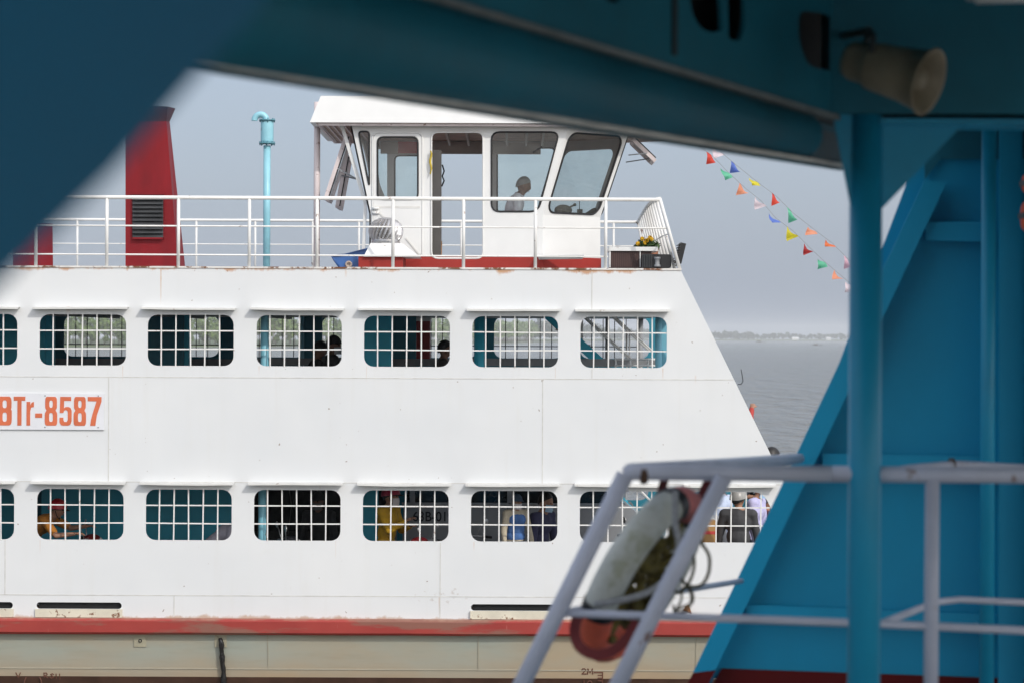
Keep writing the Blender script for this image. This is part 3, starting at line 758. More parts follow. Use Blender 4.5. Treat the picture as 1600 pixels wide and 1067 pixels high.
MB().hexa([q(20, 424), q(83, 424), q(83, 424, yf + 1.2), q(20, 424, yf + 1.2)], [q(20, 346), q(82, 350), q(82, 350, yf + 1.2), q(20, 346, yf + 1.2)]).build('skylight_casing', FUNNEL, ferry)
# ---- pale blue vent pipe with gooseneck
yv = YN + .9; X0 = P(417, 300, yv).x; g = MB()
g.tube([(X0, yv, ZTOP), (X0, yv, P(417, 228, yv).z)], .046, 14); vo = g.build('vent_pipe', PIPEBLUE, ferry)
z0, z1 = P(417, 224, yv).z, P(417, 188, yv).z
g = MB(); g.lathe((X0, yv, z0), [(.0, 0), (.078, 0), (.082, .03), (.082, z1 - z0 - .03), (.078, z1 - z0), (0, z1 - z0)], 22); g.build('vent_canister', PIPEBLUE, vo)
g = MB()
for zz in (z0, z1): g.lathe((X0, yv, zz - .011), [(0, 0), (.103, 0), (.103, .014), (0, .014)], 22)
for zz in (z0, z1):
    for k in range(8): g.lathe((X0 + .091 * math.cos(k * .785 + .2), yv + .091 * math.sin(k * .785 + .2), zz - .03), [(0, 0), (.009, 0), (.009, .05), (0, .05)], 6)
g.build('vent_flanges', M('vent flange teal', (.09, .24, .29), .5), vo)
g = MB(); cx, cz = P(407, 187, yv).x, P(407, 190, yv).z
rad = X0 - cx - .01; pts = [(cx + rad * math.cos(t), yv, cz + .01 + rad * 1.0 * math.sin(t)) for t in [math.pi * k / 12 for k in range(13)]]
g.tube([(cx + rad, yv, cz - .03)] + pts + [(cx - rad, yv, cz + .005)], .040, 14); g.build('gooseneck', PIPEBLUE, vo)
# ---- pale stained mast at the wheelhouse back
g = MB(); a, b = P(494.5, 430, 31.9), P(494.5, 160, 31.9); g.tube([a, V((a.x, a.y, b.z))], .042, 12); mo = g.build('mast', PINKW, ferry)
# ------------------------------------------------------------------ wheelhouse (part of the ferry)
W0 = 31.4; WDEP = 2.65
wp = lambda u, v, y=W0: P(u, v, y)
def lvl(v, ua, ub, uc):
    z = wp(800, v).z
    xa, xb = wp(ua, v).x, wp(ub, v).x; xc = P(uc, v, W0 + .6).x
    return [V((xa, W0, z)), V((xb, W0, z)), V((xc, W0 + .6, z)), V((xc, W0 + WDEP - .6, z)), V((xb, W0 + WDEP, z)), V((xa, W0 + WDEP, z))]
VB, VS, VT = 425, 336, 193
L0, L1, L2 = lvl(VB, 577, 848, 938), lvl(VS, 577, 848, 938), lvl(VT, 546, 890, 985)
def px2(u, v): p = wp(u, v); return (p.x, p.z)
dr = [px2(*p) for p in rpoly([(582, 403), (660, 403), (660, 208), (582, 208)], 10)]
dw = [px2(*p) for p in rpoly([(674, 404), (755, 404), (755, 207), (674, 207)], 11)]
wb = [px2(*p) for p in rpoly([(768, 331), (841, 331), (874, 207), (768, 207)], 13)]
wt = [px2(*p) for p in rpoly([(560, 206), (577, 206), (577, 292)], 6)]
outer = [(p.x, p.z) for p in (L0[0], L0[1], L1[1], L2[1], L2[0], L1[0])]
flat = lambda y: (lambda a, b, d: V((a, y + d, b)))
wh = MB(); wh.plate([outer, dr, dw, wb, wt], flat(W0), .02)
# far face: its own windows and a doorway that line up with what shows through the near ones
def fpx(u, v): p = P(u, v, W0 + WDEP); return (p.x, p.z)
fdw = [fpx(*p) for p in rpoly([(690, 412), (762, 412), (762, 233), (690, 233)], 8)]
fwb = [fpx(*p) for p in rpoly([(777, 336), (838, 336), (868, 232), (777, 232)], 9)]
fwa = [fpx(*p) for p in rpoly([(617, 336), (662, 336), (662, 244), (617, 244)], 8)]
fwc = [fpx(*p) for p in rpoly([(594, 290), (605, 316), (605, 234), (585, 234)], 3)]
wh.plate([outer, fdw, fwb, fwa, fwc], flat(W0 + WDEP - .02), .02)
# chamfers, front and back as panels with window holes
def panel(mb_, a, b, c, d_, hole, t=.02):
    """a,b bottom; c,d top right/left; hole in unit coordinates"""
    a, b, c, d_ = map(V, (a, b, c, d_)); nrm = (b - a).cross(d_ - a).normalized()
    def mp(s, q, k): return a * (1 - s) * (1 - q) + b * s * (1 - q) + c * s * q + d_ * (1 - s) * q + nrm * (-k)
    mb_.plate([[(0, 0), (1, 0), (1, 1), (0, 1)]] + ([hole] if hole else []), mp, t); return mp
HC = rr(.055, .03, .93, .90, .11)
mp1 = panel(wh, L1[1], L1[2], L2[2], L2[1], HC); panel(wh, L0[1], L0[2], L1[2], L1[1], None)
mp2 = panel(wh, L1[3], L1[4], L2[4], L2[3], rr(.09, .05, .93, .86, .1)); panel(wh, L0[3], L0[4], L1[4], L1[3], None)
mpf = panel(wh, L1[2], L1[3], L2[3], L2[2], rr(.06, .06, .94, .9, .1)); panel(wh, L0[2], L0[3], L1[3], L1[2], None)
mpb = panel(wh, L1[5], L1[0], L2[0], L2[5], rr(.08, .2, .92, .9, .1)); panel(wh, L0[5], L0[0], L1[0], L1[5], None)
who = wh.build('wheelhouse', WBOX, ferry)
MB().hexa([p + V((0, 0, -.02)) for p in L2], [p + V((0, 0, -.003)) for p in L2]).build('headlining', INBEIGE, who)
MB().hexa([V((p.x, p.y, ZTOP + .002)) for p in L0], [V((p.x, p.y, ZTOP + .012)) for p in L0]).build('cabin_floor', DECKRED, who)
# lining skins so the inside reads warm grey, kept off the outer shell
li = MB()
for z0_, z1_ in ((wp(800, 430).z, wp(800, 341).z),):
    li.box((L0[0].x + .05, W0 + WDEP - .06, z0_), (P(686, 430, W0 + WDEP).x, W0 + WDEP - .025, z1_)); li.box((P(766, 430, W0 + WDEP).x, W0 + WDEP - .06, z0_), (L0[1].x - .05, W0 + WDEP - .025, z1_))
z0_, z1_ = wp(800, 218).z, wp(800, 198).z
li.box((L1[0].x, W0 + WDEP - .05, z0_), (L1[1].x, W0 + WDEP - .022, z1_))
for u in (700, 730, 790, 820, 845): li.box((P(u, 300, W0 + 2.2).x, W0 + .1, z1_ - .06), (P(u, 300, W0 + 2.2).x + .03, W0 + WDEP - .1, z1_ - .001))
li.build('cabin_lining', INBEIGE, who)
# frames standing proud round the openings
def ring(mb_, loop, y, r): mb_.tube([V((a, y, b)) for a, b in loop], r, 6, closed=True)
g = MB(); ring(g, dr, W0 - .004, .012); ring(g, dw, W0 - .004, .014); g.build('door_coamings', WTRIM, who)
for lp_, y_ in ((wb, W0 - .003), (wt, W0 - .003), (fwb, W0 + WDEP - .02), (fwa, W0 + WDEP - .02)): g = MB(); ring(g, lp_, y_, .0128); g.build('window_gasket', BLACK, who)
g = MB(); g.tube([mp1(a, b, -.003) for a, b in HC], .014, 6, closed=True); g.build('window_gasket', BLACK, who); g = MB()
g.tube([mpf(a, b, -.003) for a, b in rr(.06, .06, .94, .9, .1)], .014, 6, closed=True)
g.build('window_gasket', BLACK, who)
def pane(loop, mpf_, name='window_pane', par=None): MB().add([mpf_(a, b) for a, b in loop], [tuple(range(len(loop)))]).build(name, GLASS, par or who, recalc=False)
pane(wb, lambda a, b: V((a, W0 + .01, b))); pane(wt, lambda a, b: V((a, W0 + .01, b)))
pane(HC, lambda a, b: mp1(a, b, .01)); pane(fwb, lambda a, b: V((a, W0 + WDEP - .01, b))); pane(fwa, lambda a, b: V((a, W0 + WDEP - .01, b)))
pane(fwc, lambda a, b: V((a, W0 + WDEP - .01, b)))
pane(rr(.06, .06, .94, .9, .1), lambda a, b: mpf(a, b, .01))
pane(rr(.09, .05, .93, .86, .1), lambda a, b: mp2(a, b, .01))
# closed door leaf with its own window
dl = [px2(*p) for p in rpoly([(583.5, 401.5), (658.5, 401.5), (658.5, 209.5), (583.5, 209.5)], 9)]
dg = [px2(*p) for p in rpoly([(590, 312), (653, 312), (653, 215), (590, 215)], 9)]
do = MB().plate([dl, dg], flat(W0 - .012), .03).build('door', WBOX, who)
g = MB(); ring(g, dg, W0 - .014, .0135); g.build('window_gasket', BLACK, do)
pane(dg, lambda a, b: V((a, W0 + .005, b)), 'door_pane', do)
g = MB(); g.box(wp(586, 325.5, W0 - .016), wp(656, 322.5, W0 - .012)); g.build('door_stiffener', M('white stiffener', (.66, .65, .62), .5), do)
for q0, q1 in (((588, 328), (604, 344)), ((634, 372), (655, 398))): MB().bar(wp(*q0, W0 - .018), wp(*q1, W0 - .018), .02, .008, (0, 1, 0)).build('door_stiffener', M('white stiffener', (.66, .65, .62), .5), do)
g = MB()
for v in (326, 333): g.tube([wp(582, v, W0 - .03), wp(592, v, W0 - .03)], .018, 8)
g.build('door_hinges', WTRIM, do)
# roof
zb_, zt_ = P(800, 193, W0 - .2).z, P(800, 152, W0 - .1).z
ya, yb = W0 - .2, W0 + WDEP + .2
xl = P(484, 193, ya).x; xr1 = P(935, 193, ya).x; xr2 = P(1048, 222, yb - .5).x
bot = [V((xl, ya, zb_)), V((xr1, ya, zb_)), V((xr2, ya + .7, zb_)), V((xr2, yb - .7, zb_)), V((xr1, yb, zb_)), V((xl, yb, zb_))]
cx, cy = (xl + xr2) / 2, (ya + yb) / 2
top = [V((p.x + (.135 if p.x < cx else -.14), p.y + (.07 if p.y < cy else -.07), zt_)) for p in bot]
rf = MB(); rf.hexa(bot, top)
inner = [V((cx + (p.x - cx) * .62, cy + (p.y - cy) * .3, zt_ + .075)) for p in top]
n0 = len(rf.v); rf.hexa([p + V((0, 0, .001)) for p in top], inner)
ro = rf.build('wheelhouse_roof', WBOX, who)
g = MB(); zz = zb_ - .004
for a, b in zip(bot, bot[1:] + bot[:1]):
    ctr = V((cx, cy, 0)); ia, ib = a.lerp(V((cx, cy, a.z)), .045), b.lerp(V((cx, cy, b.z)), .045); g.bar(ia + V((0, 0, -.02)), ib + V((0, 0, -.02)), .03, .032)
for k in range(7):
    x = xl + .12 + k * .075; g.box((x, ya + .1, zz - .02), (x + .02, yb - .1, zz))
g.build('roof_edge_battens', PINKW, ro)
MB().hexa([V((p.x, p.y, zz - .001)) + (V((cx, cy, zz)) - V((p.x, p.y, zz))) * .03 for p in bot], [V((p.x, p.y, zz + .003)) + (V((cx, cy, zz)) - V((p.x, p.y, zz))) * .03 for p in bot]).build('roof_underside', M('stained soffit', (.50, .37, .29), .7, var=.3, scale=6), ro)
# base band
b0 = [V((p.x, p.y, ZTOP)) for p in L0]; bz = wp(800, 401).z
c0 = sum(b0, V()) / 6
bb = [c0 + (p - c0) * 1.008 for p in b0]; bb[0].x = wp(560, 410).x; bb[5].x = bb[0].x
MB().hexa(bb, [V((p.x, p.y, bz)) for p in bb]).build('base_band', BASERED, who)
# hinged windows standing open, back and front
def sash(a, b, w, name, par, glassm=GLASS):
    """top hinge at a, bottom at b (3-D), w = width along Y"""
    d_ = (b - a).normalized(); f_ = MB(); wy = V((0, w, 0))
    f_.bar(a, b, .05, .035, (0, 1, 0)); f_.bar(a + wy, b + wy, .05, .035, (0, 1, 0)); f_.bar(a + V((0, .018, 0)), a + wy - V((0, .018, 0)), .05, .05, d_); f_.bar(b + V((0, .018, 0)), b + wy - V((0, .018, 0)), .05, .05, d_)
    fo_ = f_.build(name, PINKW, par)
    n_ = d_.cross(V((0, 1, 0))).normalized() * .012
    MB().add([a, b, b + wy, a + wy], [(0, 1, 2, 3)]).build('sash_pane', GLASS, fo_, recalc=False)
    g_ = MB(); g_.bar(a + n_ * 2.2, b + n_ * 2.2, .03, .012, (0, 1, 0)); g_.build('sash_gasket', BLACK, fo_)
    return fo_
sash(P(541, 213, W0 + .25), P(509, 310, W0 + .25), .85, 'hung_sash', who)
sash(P(541, 245, W0 + 1.45), P(527, 322, W0 + 1.45), .8, 'hung_sash', who)
sash(P(991, 220, W0 + .75), P(1022, 250, W0 + .75), .62, 'hung_sash', who)
g = MB()
g.bar(P(524, 262, W0 + .25), P(562, 283, W0 + .25), .03, .02); g.bar(P(531, 274, W0 + 1.4), P(556, 280, W0 + 1.4), .03, .02)
g.bar(P(982, 243, W0 + .7), P(1011, 240, W0 + .7), .02, .014); g.bar(P(978, 254, W0 + 1.2), P(1017, 248, W0 + 1.2), .02, .014)
g.build('sash_stays', GREY, who)
g = MB(); g.bar(P(534, 196, W0 + .1), P(571, 318, W0 + .1), .045, .05, (0, 1, 0)); g.bar(P(571, 318, W0 + .1), P(568, 392, W0 + .1), .04, .04, (0, 1, 0)); g.build('corner_brace', WTRIM, who)
# red shade inside, wiper, console, wheel, wiring
MB().box(P(622, 240, W0 + 1.4), P(654, 222, W0 + 1.43)).build('sun_blind', M('red blind', (.42, .06, .06), .8), who)
g = MB(); g.bar(P(833, 238, W0 - .02), P(847, 230, W0 - .02), .014, .02); g.bar(P(833, 238.5, W0 - .03), P(837, 236, W0 - .03), .03, .02); g.build('wiper', BLACK, who)
g = MB(); g.box(P(845, 425, W0 + .9), P(932, 343, W0 + 1.7)); g.build('helm_console', GREY, who)
g = MB(); c = P(880, 329, W0 + .9); g.ell(c, (.12, .1, .075)); g.bar(c + V((.05, 0, .02)), P(897, 321, W0 + .9), .025, .025); g.ell(P(898, 320.5, W0 + .9), (.022, .022, .022), nu=8, nv=6)
g.tube([P(905.5, 333, W0 + .9), P(905.5, 312, W0 + .9)], .005, 5); g.box(P(902, 334, W0 + .9), P(910, 328, W0 + 1.0)); g.hexa([P(914, 334, W0 + .9), P(934, 334, W0 + .9), P(934, 334, W0 + 1.1), P(914, 334, W0 + 1.1)], [P(926, 326, W0 + .9), P(931, 325, W0 + .9), P(931, 325, W0 + 1.1), P(926, 326, W0 + 1.1)])
g.build('console_fittings', M('console beige', (.20, .19, .16), .5), who)
g = MB(); g.tube([P(691, 258, W0 + 2.2), P(694, 268, W0 + 2.2), P(691, 276, W0 + 2.2), P(694, 283, W0 + 2.2), P(690, 292, W0 + 2.2)], .012, 6); g.build('hanging_cable', BLACK, who)
g = MB(); g.box(P(676, 304, W0 + 1.6), P(688, 292, W0 + 1.7)); MB().box(P(672.5, 235, W0 + .04), P(689, 425, W0 + .07)).build('inner_door_jamb', M('brown grey jamb', (.07, .065, .06), .6), who); g.build('switch_box', M('brown grey jamb', (.07, .065, .06), .6), who)

# ------------------------------------------------------------------ loose gear on the roof deck
# turbine ventilator on its white skirt and red curb
c = P(603, 403, 30.75); c.z = ZTOP
tv = thing('turbine_ventilator', c, 'round silver turbine ventilator on a white skirt and red curb', 'ventilator')
y0 = 30.75
MB().box(P(560, 422.5, y0 - .28), P(634, 403, y0 + .5)).build('curb', BASERED, tv)
bz0, bz1 = P(603, 402.8, y0).z, P(603, 381, y0).z
def sq(ua, ub, y0_, y1_, z): xa_, xb_ = P(ua, 400, y0_).x, P(ub, 400, y0_).x; return [V((xa_, y0_, z)), V((xb_, y0_, z)), V((xb_, y1_, z)), V((xa_, y1_, z))]
MB().hexa(sq(568, 656, y0 - .33, y0 + .5, bz0), sq(579, 628, y0 - .15, y0 + .25, bz1)).build('skirt', WTRIM, tv)
ctr = V((P(602.5, 380, y0).x, y0 + .05, bz1))
MB().lathe(ctr, [(.17, 0.0), (.19, .012), (.175, .03), (.19, .045), (.17, .05)], 26).build('collar', CHROME, tv)
fin = MB(); nf, per = 22, 8; nu = nf * per; prof_ = [(.175, .045), (.200, .07), (.218, .11), (.224, .16), (.216, .21), (.190, .26), (.150, .295), (.10, .315)]
vs = []
for j, (r_, h_) in enumerate(prof_):
    for k in range(nu):
        ph = (k % per) / (per - 1); t = 2 * math.pi * (k / nu) + .10 * j
        rr_ = r_ * (1 - .27 * (1 - ph) ** 1.8 if j > 0 else 1); vs.append(ctr + V((rr_ * math.cos(t), rr_ * math.sin(t), h_)))
fin.add(vs, [(j * nu + k, j * nu + (k + 1) % nu, (j + 1) * nu + (k + 1) % nu, (j + 1) * nu + k) for j in range(len(prof_) - 1) for k in range(nu)])
fin.build('fins', CHROME, tv)
MB().lathe(ctr, [(.102, .312), (.085, .328), (0, .335)], 22).build('cap', CHROME, tv)
MB().lathe(ctr, [(.15, .04), (.17, .15), (.1, .27)], 20).build('core', LOUV, tv)
# blue chute
p0 = P(545, 418, 30.9); p0.z = ZTOP
bt = thing('plastic_tub', p0, 'blue plastic tub with slanted rim and round drain fitting on the roof deck', 'tub')
yy = 30.8
prof = [(518.5, 400), (522, 407), (530, 417), (534, 423), (574, 423), (574, 388.5), (540, 397)]
MB().hexa([P(u, v, yy) for u, v in prof], [P(u, v, yy + .5) for u, v in prof]).build('shell', TUBBLUE, bt)
g = MB(); g.tube([P(518.5, 400.5, yy - .01), P(522, 407, yy - .01), P(530, 418, yy - .01)], .012, 6); g.bar(P(518, 400, yy - .012), P(540, 398, yy - .012), .014, .02); g.bar(P(540, 397.5, yy - .012), P(574, 388.8, yy - .012), .014, .014); g.build('rim', M('dark blue rim', (.03, .09, .26), .4), bt)
MB().lathe(P(545, 413.5, yy - .001), [(.045, 0), (.045, .03), (.032, .035), (.022, .03), (.018, .004), (0, .004)], 20, (0, -1, 0)).build('drain_fitting', M('tan drain fitting', (.45, .36, .30), .5), bt)
# planter, flowers, floodlight, louvre panel, tube lamp, stool
p0 = P(985, 418, 30.6); p0.z = ZTOP
pl = thing('planter_box', p0, 'low brown ribbed box with a white top edge on the roof deck', 'planter')
MB().box(P(954, 424, 30.6), P(1014, 392.5, 31.2)).build('box', BROWNP, pl)
g = MB()
for k in range(20): g.box(P(955 + k * 3, 424, 30.59), P(956.4 + k * 3, 393, 30.6))
g.build('ribs', M('dark brown rib', (.06, .03, .028), .6), pl)
g = MB(); g.box(P(952, 392.3, 30.56), P(1023, 389.3, 31.25)); g.box(P(952, 418, 30.57), P(954, 392.4, 30.6)); g.box(P(999.5, 418, 30.575), P(1001, 392.4, 30.588)); g.build('white_edge', WTRIM, pl)
p0 = P(1010, 400, 31.6); p0.z = ZTOP
fl = thing('flower_pot', p0, 'bushy yellow marigold in a pot behind the brown box on the roof deck', 'plant')
MB().lathe(p0, [(0, 0), (.12, 0), (.16, .32), (.15, .33), (.13, .3), (0, .3)], 16).build('pot', M('clay pot', (.3, .12, .06), .7), fl)
lf = MB(); r2 = random.Random(5)
cc = P(1011, 384, 31.6)
for _ in range(620):
    d_ = V((r2.gauss(0, 1), r2.gauss(0, 1), r2.gauss(0, .8))).normalized() * r2.random() ** .5
    p = cc + V((d_.x * .165, d_.y * .14, d_.z * .115 - .02)); q_ = V((r2.gauss(0, 1), r2.gauss(0, 1), r2.gauss(0, 1))).normalized(); w_ = q_.cross(V((0, 0, 1)) + q_.zxy).normalized()
    lf.add([p - q_ * .036, p + w_ * .015, p + q_ * .036, p - w_ * .015], [(0, 1, 2, 3)])
lf.build('leaves', M('marigold leaf', (.05, .10, .025), .6, var=.4, scale=30), fl, recalc=False)
for u, v in ((1003.5, 373.5), (1015.5, 371.5), (1011, 376), (996.5, 381), (1018, 374), (1008, 380)):
    b_ = MB(); c_ = P(u, v, 31.5)
    for _ in range(46):
        d_ = V((r2.gauss(0, 1), r2.gauss(0, 1), r2.gauss(0, 1))).normalized(); q_ = d_.cross(V((r2.gauss(0, 1), r2.gauss(0, 1), 1))).normalized(); w_ = d_.cross(q_)
        p = c_ + d_ * .021; b_.add([p - q_ * .013, p + w_ * .013 + d_ * .008, p + q_ * .013, p - w_ * .013 + d_ * .008], [(0, 1, 2, 3)])
    b_.build('blossom', M('marigold yellow', (.78, .47, .015), .6, var=.25, scale=50), fl, recalc=False)
p0 = P(1028, 418, 30.35); p0.z = ZTOP
fd = thing('floodlight', p0, 'black boxy floodlight with a steel bracket at the bow corner of the roof', 'floodlight')
ld = [P(*q_, 30.3) for q_ in rpoly([(1003, 419), (1049, 419), (1049, 398), (1003, 397)], 4)]
MB().hexa(ld, [p + V((0, .22, 0)) for p in ld]).build('housing', BLACK, fd)
g = MB()
for k in range(6): g.box(P(1004 + k * 2.6, 418, 30.28), P(1005 + k * 2.6, 398.5, 30.299))
g.build('cooling_ribs', LOUV, fd)
g = MB(); g.lathe(P(1027, 417, 30.27), [(.042, 0), (.042, .02), (.03, .03), (.03, .09), (.042, .1), (.042, .12), (0, .12)], 16); g.build('bracket', GREY, fd)
p0 = P(1063, 420, 30.6); p0.z = ZTOP
lp = thing('louvre_panel', p0, 'black finned louvre panel tilted outward outside the bow railing', 'panel')
a, b = P(1059, 412, 30.4), P(1066.5, 381, 30.4)
g = MB(); g.bar(a, b, .07, .35, (0, 1, 0)); g.build('panel', BLACK, lp)
g = MB()
for k in range(7): p = a.lerp(b, .12 + k * .13); g.bar(p + V((-.06, -.02, 0)), p + V((-.02, -.02, .02)), .36, .012, (0, 0, 1))
g.build('fins', LOUV, lp)
g = MB(); g.bar(P(1056, 416, 30.45), P(1060, 408, 30.45), .02, .02); g.build('bracket', GREY, lp)
p0 = P(875, 404, 31.15); p0.z = P(875, 405, 31.15).z
tb = thing('tube_lamp', p0, 'white batten lamp fixed low along the red base band of the wheelhouse', 'lamp')
MB().hexa([P(840, 401, 31.36), P(913, 401, 31.36), P(910, 405, 31.3), P(842, 406, 31.3)], [P(840, 398, 31.36), P(912, 397.5, 31.36), P(912, 399, 31.18), P(840, 399.5, 31.18)]).build('shade', WTRIM, tb)
MB().tube([P(844, 403.5, 31.26), P(908, 403, 31.26)], .014, 8).build('tube', M('unlit tube', (.6, .6, .58), .3), tb)
p0 = P(680, 404, 32.0)
st = thing('wooden_stool', p0, 'small wooden stool just inside the open wheelhouse doorway', 'stool')
MB().box(P(671, 382, 31.8), P(691, 378.5, 32.15)).build('seat', PLY, st)
for u in (673, 688):
    for y in (31.82, 32.1): MB().box(P(u, 412, y), P(u + 2.6, 382.2, y + .03)).build('leg', PLY, st)
MB().box(P(675.8, 398, 31.825), P(687.8, 395, 31.845)).build('rung', PLY, st)
p0 = P(673, 238, 31.36)
yc = thing('yellow_cloth', p0, 'yellow cloth strip hanging on the pillar between closed door and open doorway', 'cloth')
g = MB(); vs = []
for i in range(9):
    v = 236 + i * 4.6; w = .6 + 1.7 * math.sin(math.pi * min(1, (i + 1) / 9)) ; k = math.sin(i * 1.3) * 1.0
    vs += [P(672.5 + k - w * .6, v, 31.36), P(673 + k, v, 31.33 - .01 * (i % 2)), P(673.5 + k + w * .6, v, 31.365)]
g.add(vs, [(3 * i + j, 3 * i + j + 1, 3 * i + j + 4, 3 * i + j + 3) for i in range(8) for j in range(2)], True); g.build('strip', YELLOW, yc, recalc=False)

# ------------------------------------------------------------------ pennant strings
FL = {'red': (.75, .07, .04), 'blue': (.13, .22, .66), 'green': (.16, .62, .38), 'yellow': (.78, .68, .04), 'salmon': (.85, .33, .19), 'orange': (.82, .19, .06), 'pink': (.85, .52, .62), 'white': (.85, .72, .76), 'dark red': (.45, .03, .03)}
FM = {}
for k, c in FL.items():
    m, n, l, b = nodes_of('pennant ' + k); b.inputs['Roughness'].default_value = .5
    pos = n.new('ShaderNodeNewGeometry').outputs['Position']
    cc_ = mixc(n, l, ramp(n, l, nz(n, l, pos, 20, 2), .3, .7), tuple(x * .85 for x in c), c); l.new(cc_, b.inputs['Base Color'])
    tr = n.new('ShaderNodeBsdfTranslucent'); l.new(cc_, tr.inputs[0]); mx = n.new('ShaderNodeMixShader'); mx.inputs[0].default_value = .35
    l.new(b.outputs[0], mx.inputs[1]); l.new(tr.outputs[0], mx.inputs[2]); l.new(mx.outputs[0], n['Material Output'].inputs[0]); FM[k] = m
r3 = random.Random(11)
def pennants(flags, y0, y1, lab):
    n_ = len(flags); p0 = P(flags[0][0], flags[0][1], y0)
    root = thing('pennant_string', p0, lab, 'bunting', 'pennant strings in the sky')
    us = [f[0] for f in flags]; yd = lambda u: y0 + (y1 - y0) * (u - us[0]) / (us[-1] - us[0])
    pts = [P(us[0] - 60, flags[0][1] - 50, yd(us[0] - 60))] + [P(u + 4, v - 3, yd(u)) for u, v, c in flags] + [P(us[-1] + 45, flags[-1][1] + 26, yd(us[-1] + 45))]
    MB().tube(pts, .0028, 5).build('cord', M('thin cord', (.25, .25, .25), .8), root)
    for u, v, c in flags:
        y = yd(u); k_ = r3.uniform(1.0, 1.3); a = P(u - 5 * k_, v - 8 * k_, y); b = P(u + 9 * k_, v + 5 * k_, y); tip = P(u - 5 + r3.uniform(-6, 4), v + 8 * k_ + r3.uniform(-4, 3), y + r3.uniform(-.12, .08))
        vs = []; K = 5
        for i in range(K + 1):
            for j in range(K + 1 - i):
                s_, t_ = i / K, j / K
                p = a + (b - a) * s_ + (tip - a) * t_ * (1 + 0 * s_)
                p += V((0, 1, 0)) * (math.sin(4.2 * t_ + 3 * s_ + u) * .055 * (t_ + .2)) + V((.5, 0, 1)).normalized() * math.sin(5 * s_ + 4 * t_ + u * 2) * .020
                vs.append(p)
        idx = {}; q_ = 0
        for i in range(K + 1):
            for j in range(K + 1 - i): idx[i, j] = q_; q_ += 1
        fs = [(idx[i, j], idx[i + 1, j], idx[i, j + 1]) for i in range(K) for j in range(K - i)] + [(idx[i + 1, j], idx[i + 1, j + 1], idx[i, j + 1]) for i in range(K) for j in range(K - 1 - i)]
        MB().add(vs, fs, False).build('pennant', FM[c], root, label='%s triangular pennant' % c, recalc=False)
pennants([(1120, 239, 'white'), (1147, 262, 'blue'), (1177, 286, 'yellow'), (1210, 311, 'red'), (1235, 336, 'green'), (1268, 362, 'salmon'), (1296, 383, 'orange'), (1323, 410, 'pink')], 33.5, 34.5, 'upper string of coloured pennants, from a white flag down to a pink flag')
pennants([(1109, 247, 'red'), (1133, 272, 'green'), (1160, 297, 'salmon'), (1186, 318, 'white'), (1208, 344, 'blue'), (1236, 365, 'yellow'), (1261, 390, 'dark red'), (1284, 412, 'green'), (1308, 432, 'salmon'), (1328, 449, 'white')], 34.2, 35.2, 'lower string of coloured pennants, starting with a red flag')
# ------------------------------------------------------------------ our own blue ferry, in the shade of its deck
own = thing('blue_ferry', (2.5, 5.0, 0), 'shaded blue ferry deck with post, girder and grey rails framing the view', 'ferry')
dl_ = lambda u: 1.0 / (0.2326 + (0.1333 - 0.2326) * (u - 330.0) / 980.0)
LA = lambda u: P(u, .298 * (u - 700), dl_(u))        # lower edge of the girder web
LB = lambda u: P(u, 95 + .163 * (u - 330), dl_(u))   # lower lip
A0, A1 = LA(-900), LA(1346); B0, B1 = LB(-900), LB(1358)
gd = (A1 - A0).normalized(); gdh = V((gd.x, gd.y, 0)).normalized(); gn = V((-gdh.y, gdh.x, 0))   # points to the river side (left)
ZD = H + 1.12                                        # underside of the deck overhead
# girder web with lightening holes, as a sheet in (distance along, height)
o_ = A0.copy(); L_ = (A1 - A0).dot(gdh)
def gq(u, v):
    p = on_plane(u, v, o_, gn); return ((p - o_).dot(gdh), p.z)
slope = (A1.z - A0.z) / L_
web = [(0, A0.z), (L_, A1.z), (L_, ZD + .05), (0, ZD + .05)]
gh = [[gq(*p) for p in rpoly(pp, 16)] for pp in ([(1248, 16), (1300, 22), (1311, 60), (1309, 114), (1262, 104), (1248, 62)], [(1078, -35), (1126, -25), (1130, 52), (1098, 50), (1080, 20)], [(1137, -25), (1164, -18), (1164, 40), (1156, 66), (1138, 62)], [(940, -60), (972, -50), (968, 7), (945, 2)])]
gmap = lambda a, b, d: o_ + gdh * a + gn * d + V((0, 0, b - o_.z))
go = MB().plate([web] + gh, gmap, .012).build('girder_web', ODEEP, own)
MB().plate([[(0, A0.z), (L_ + 1.2, A1.z), (L_ + 1.2, ZD + .05), (0, ZD + .05)]], lambda a, b, d: gmap(a, b, d + .16), .01).build('girder_back', M('girder interior shade', (.012, .013, .014), .8), own)  # near-black colour paints in the shade inside the girder behind its holes
MB().add([A0 + gn * .12, A1 + gn * .12 + gdh * .1, B1 + gn * .12 + gdh * .1, B0 + gn * .12, A0 + gn * .13, A1 + gn * .13 + gdh * .1, B1 + gn * .13 + gdh * .1, B0 + gn * .13], [(0, 1, 2, 3), (7, 6, 5, 4), (0, 4, 5, 1), (1, 5, 6, 2), (2, 6, 7, 3), (3, 7, 4, 0)]).build('gutter_plate', ODEEP, own)
g = MB(); g.bar(A0 + gn * .02 - V((0, 0, .008)), A1 + gn * .02 - V((0, 0, .008)), .065, .016); g.build('girder_flange', M('flange worn teal', (.17, .19, .19), .6, var=.3, scale=9, rust=.3), own)
g = MB(); g.tube([A0.lerp(B0, .5) + gn * .06, A1.lerp(B1, .5) + gn * .06 - gdh * .45], [.15, .068], 20)
g.tube([A1.lerp(B1, .5) + gn * .06 - gdh * .45, A1.lerp(B1, .5) + gn * .06 - gdh * .43], [.068, .05], 20)
g.build('gutter_pipe', ODEEP, own)
g = MB(); c0_, c1_ = A1 + (B1 - A1) * .3 + gn * .05, A1 + (B1 - A1) * .98 + gn * .05
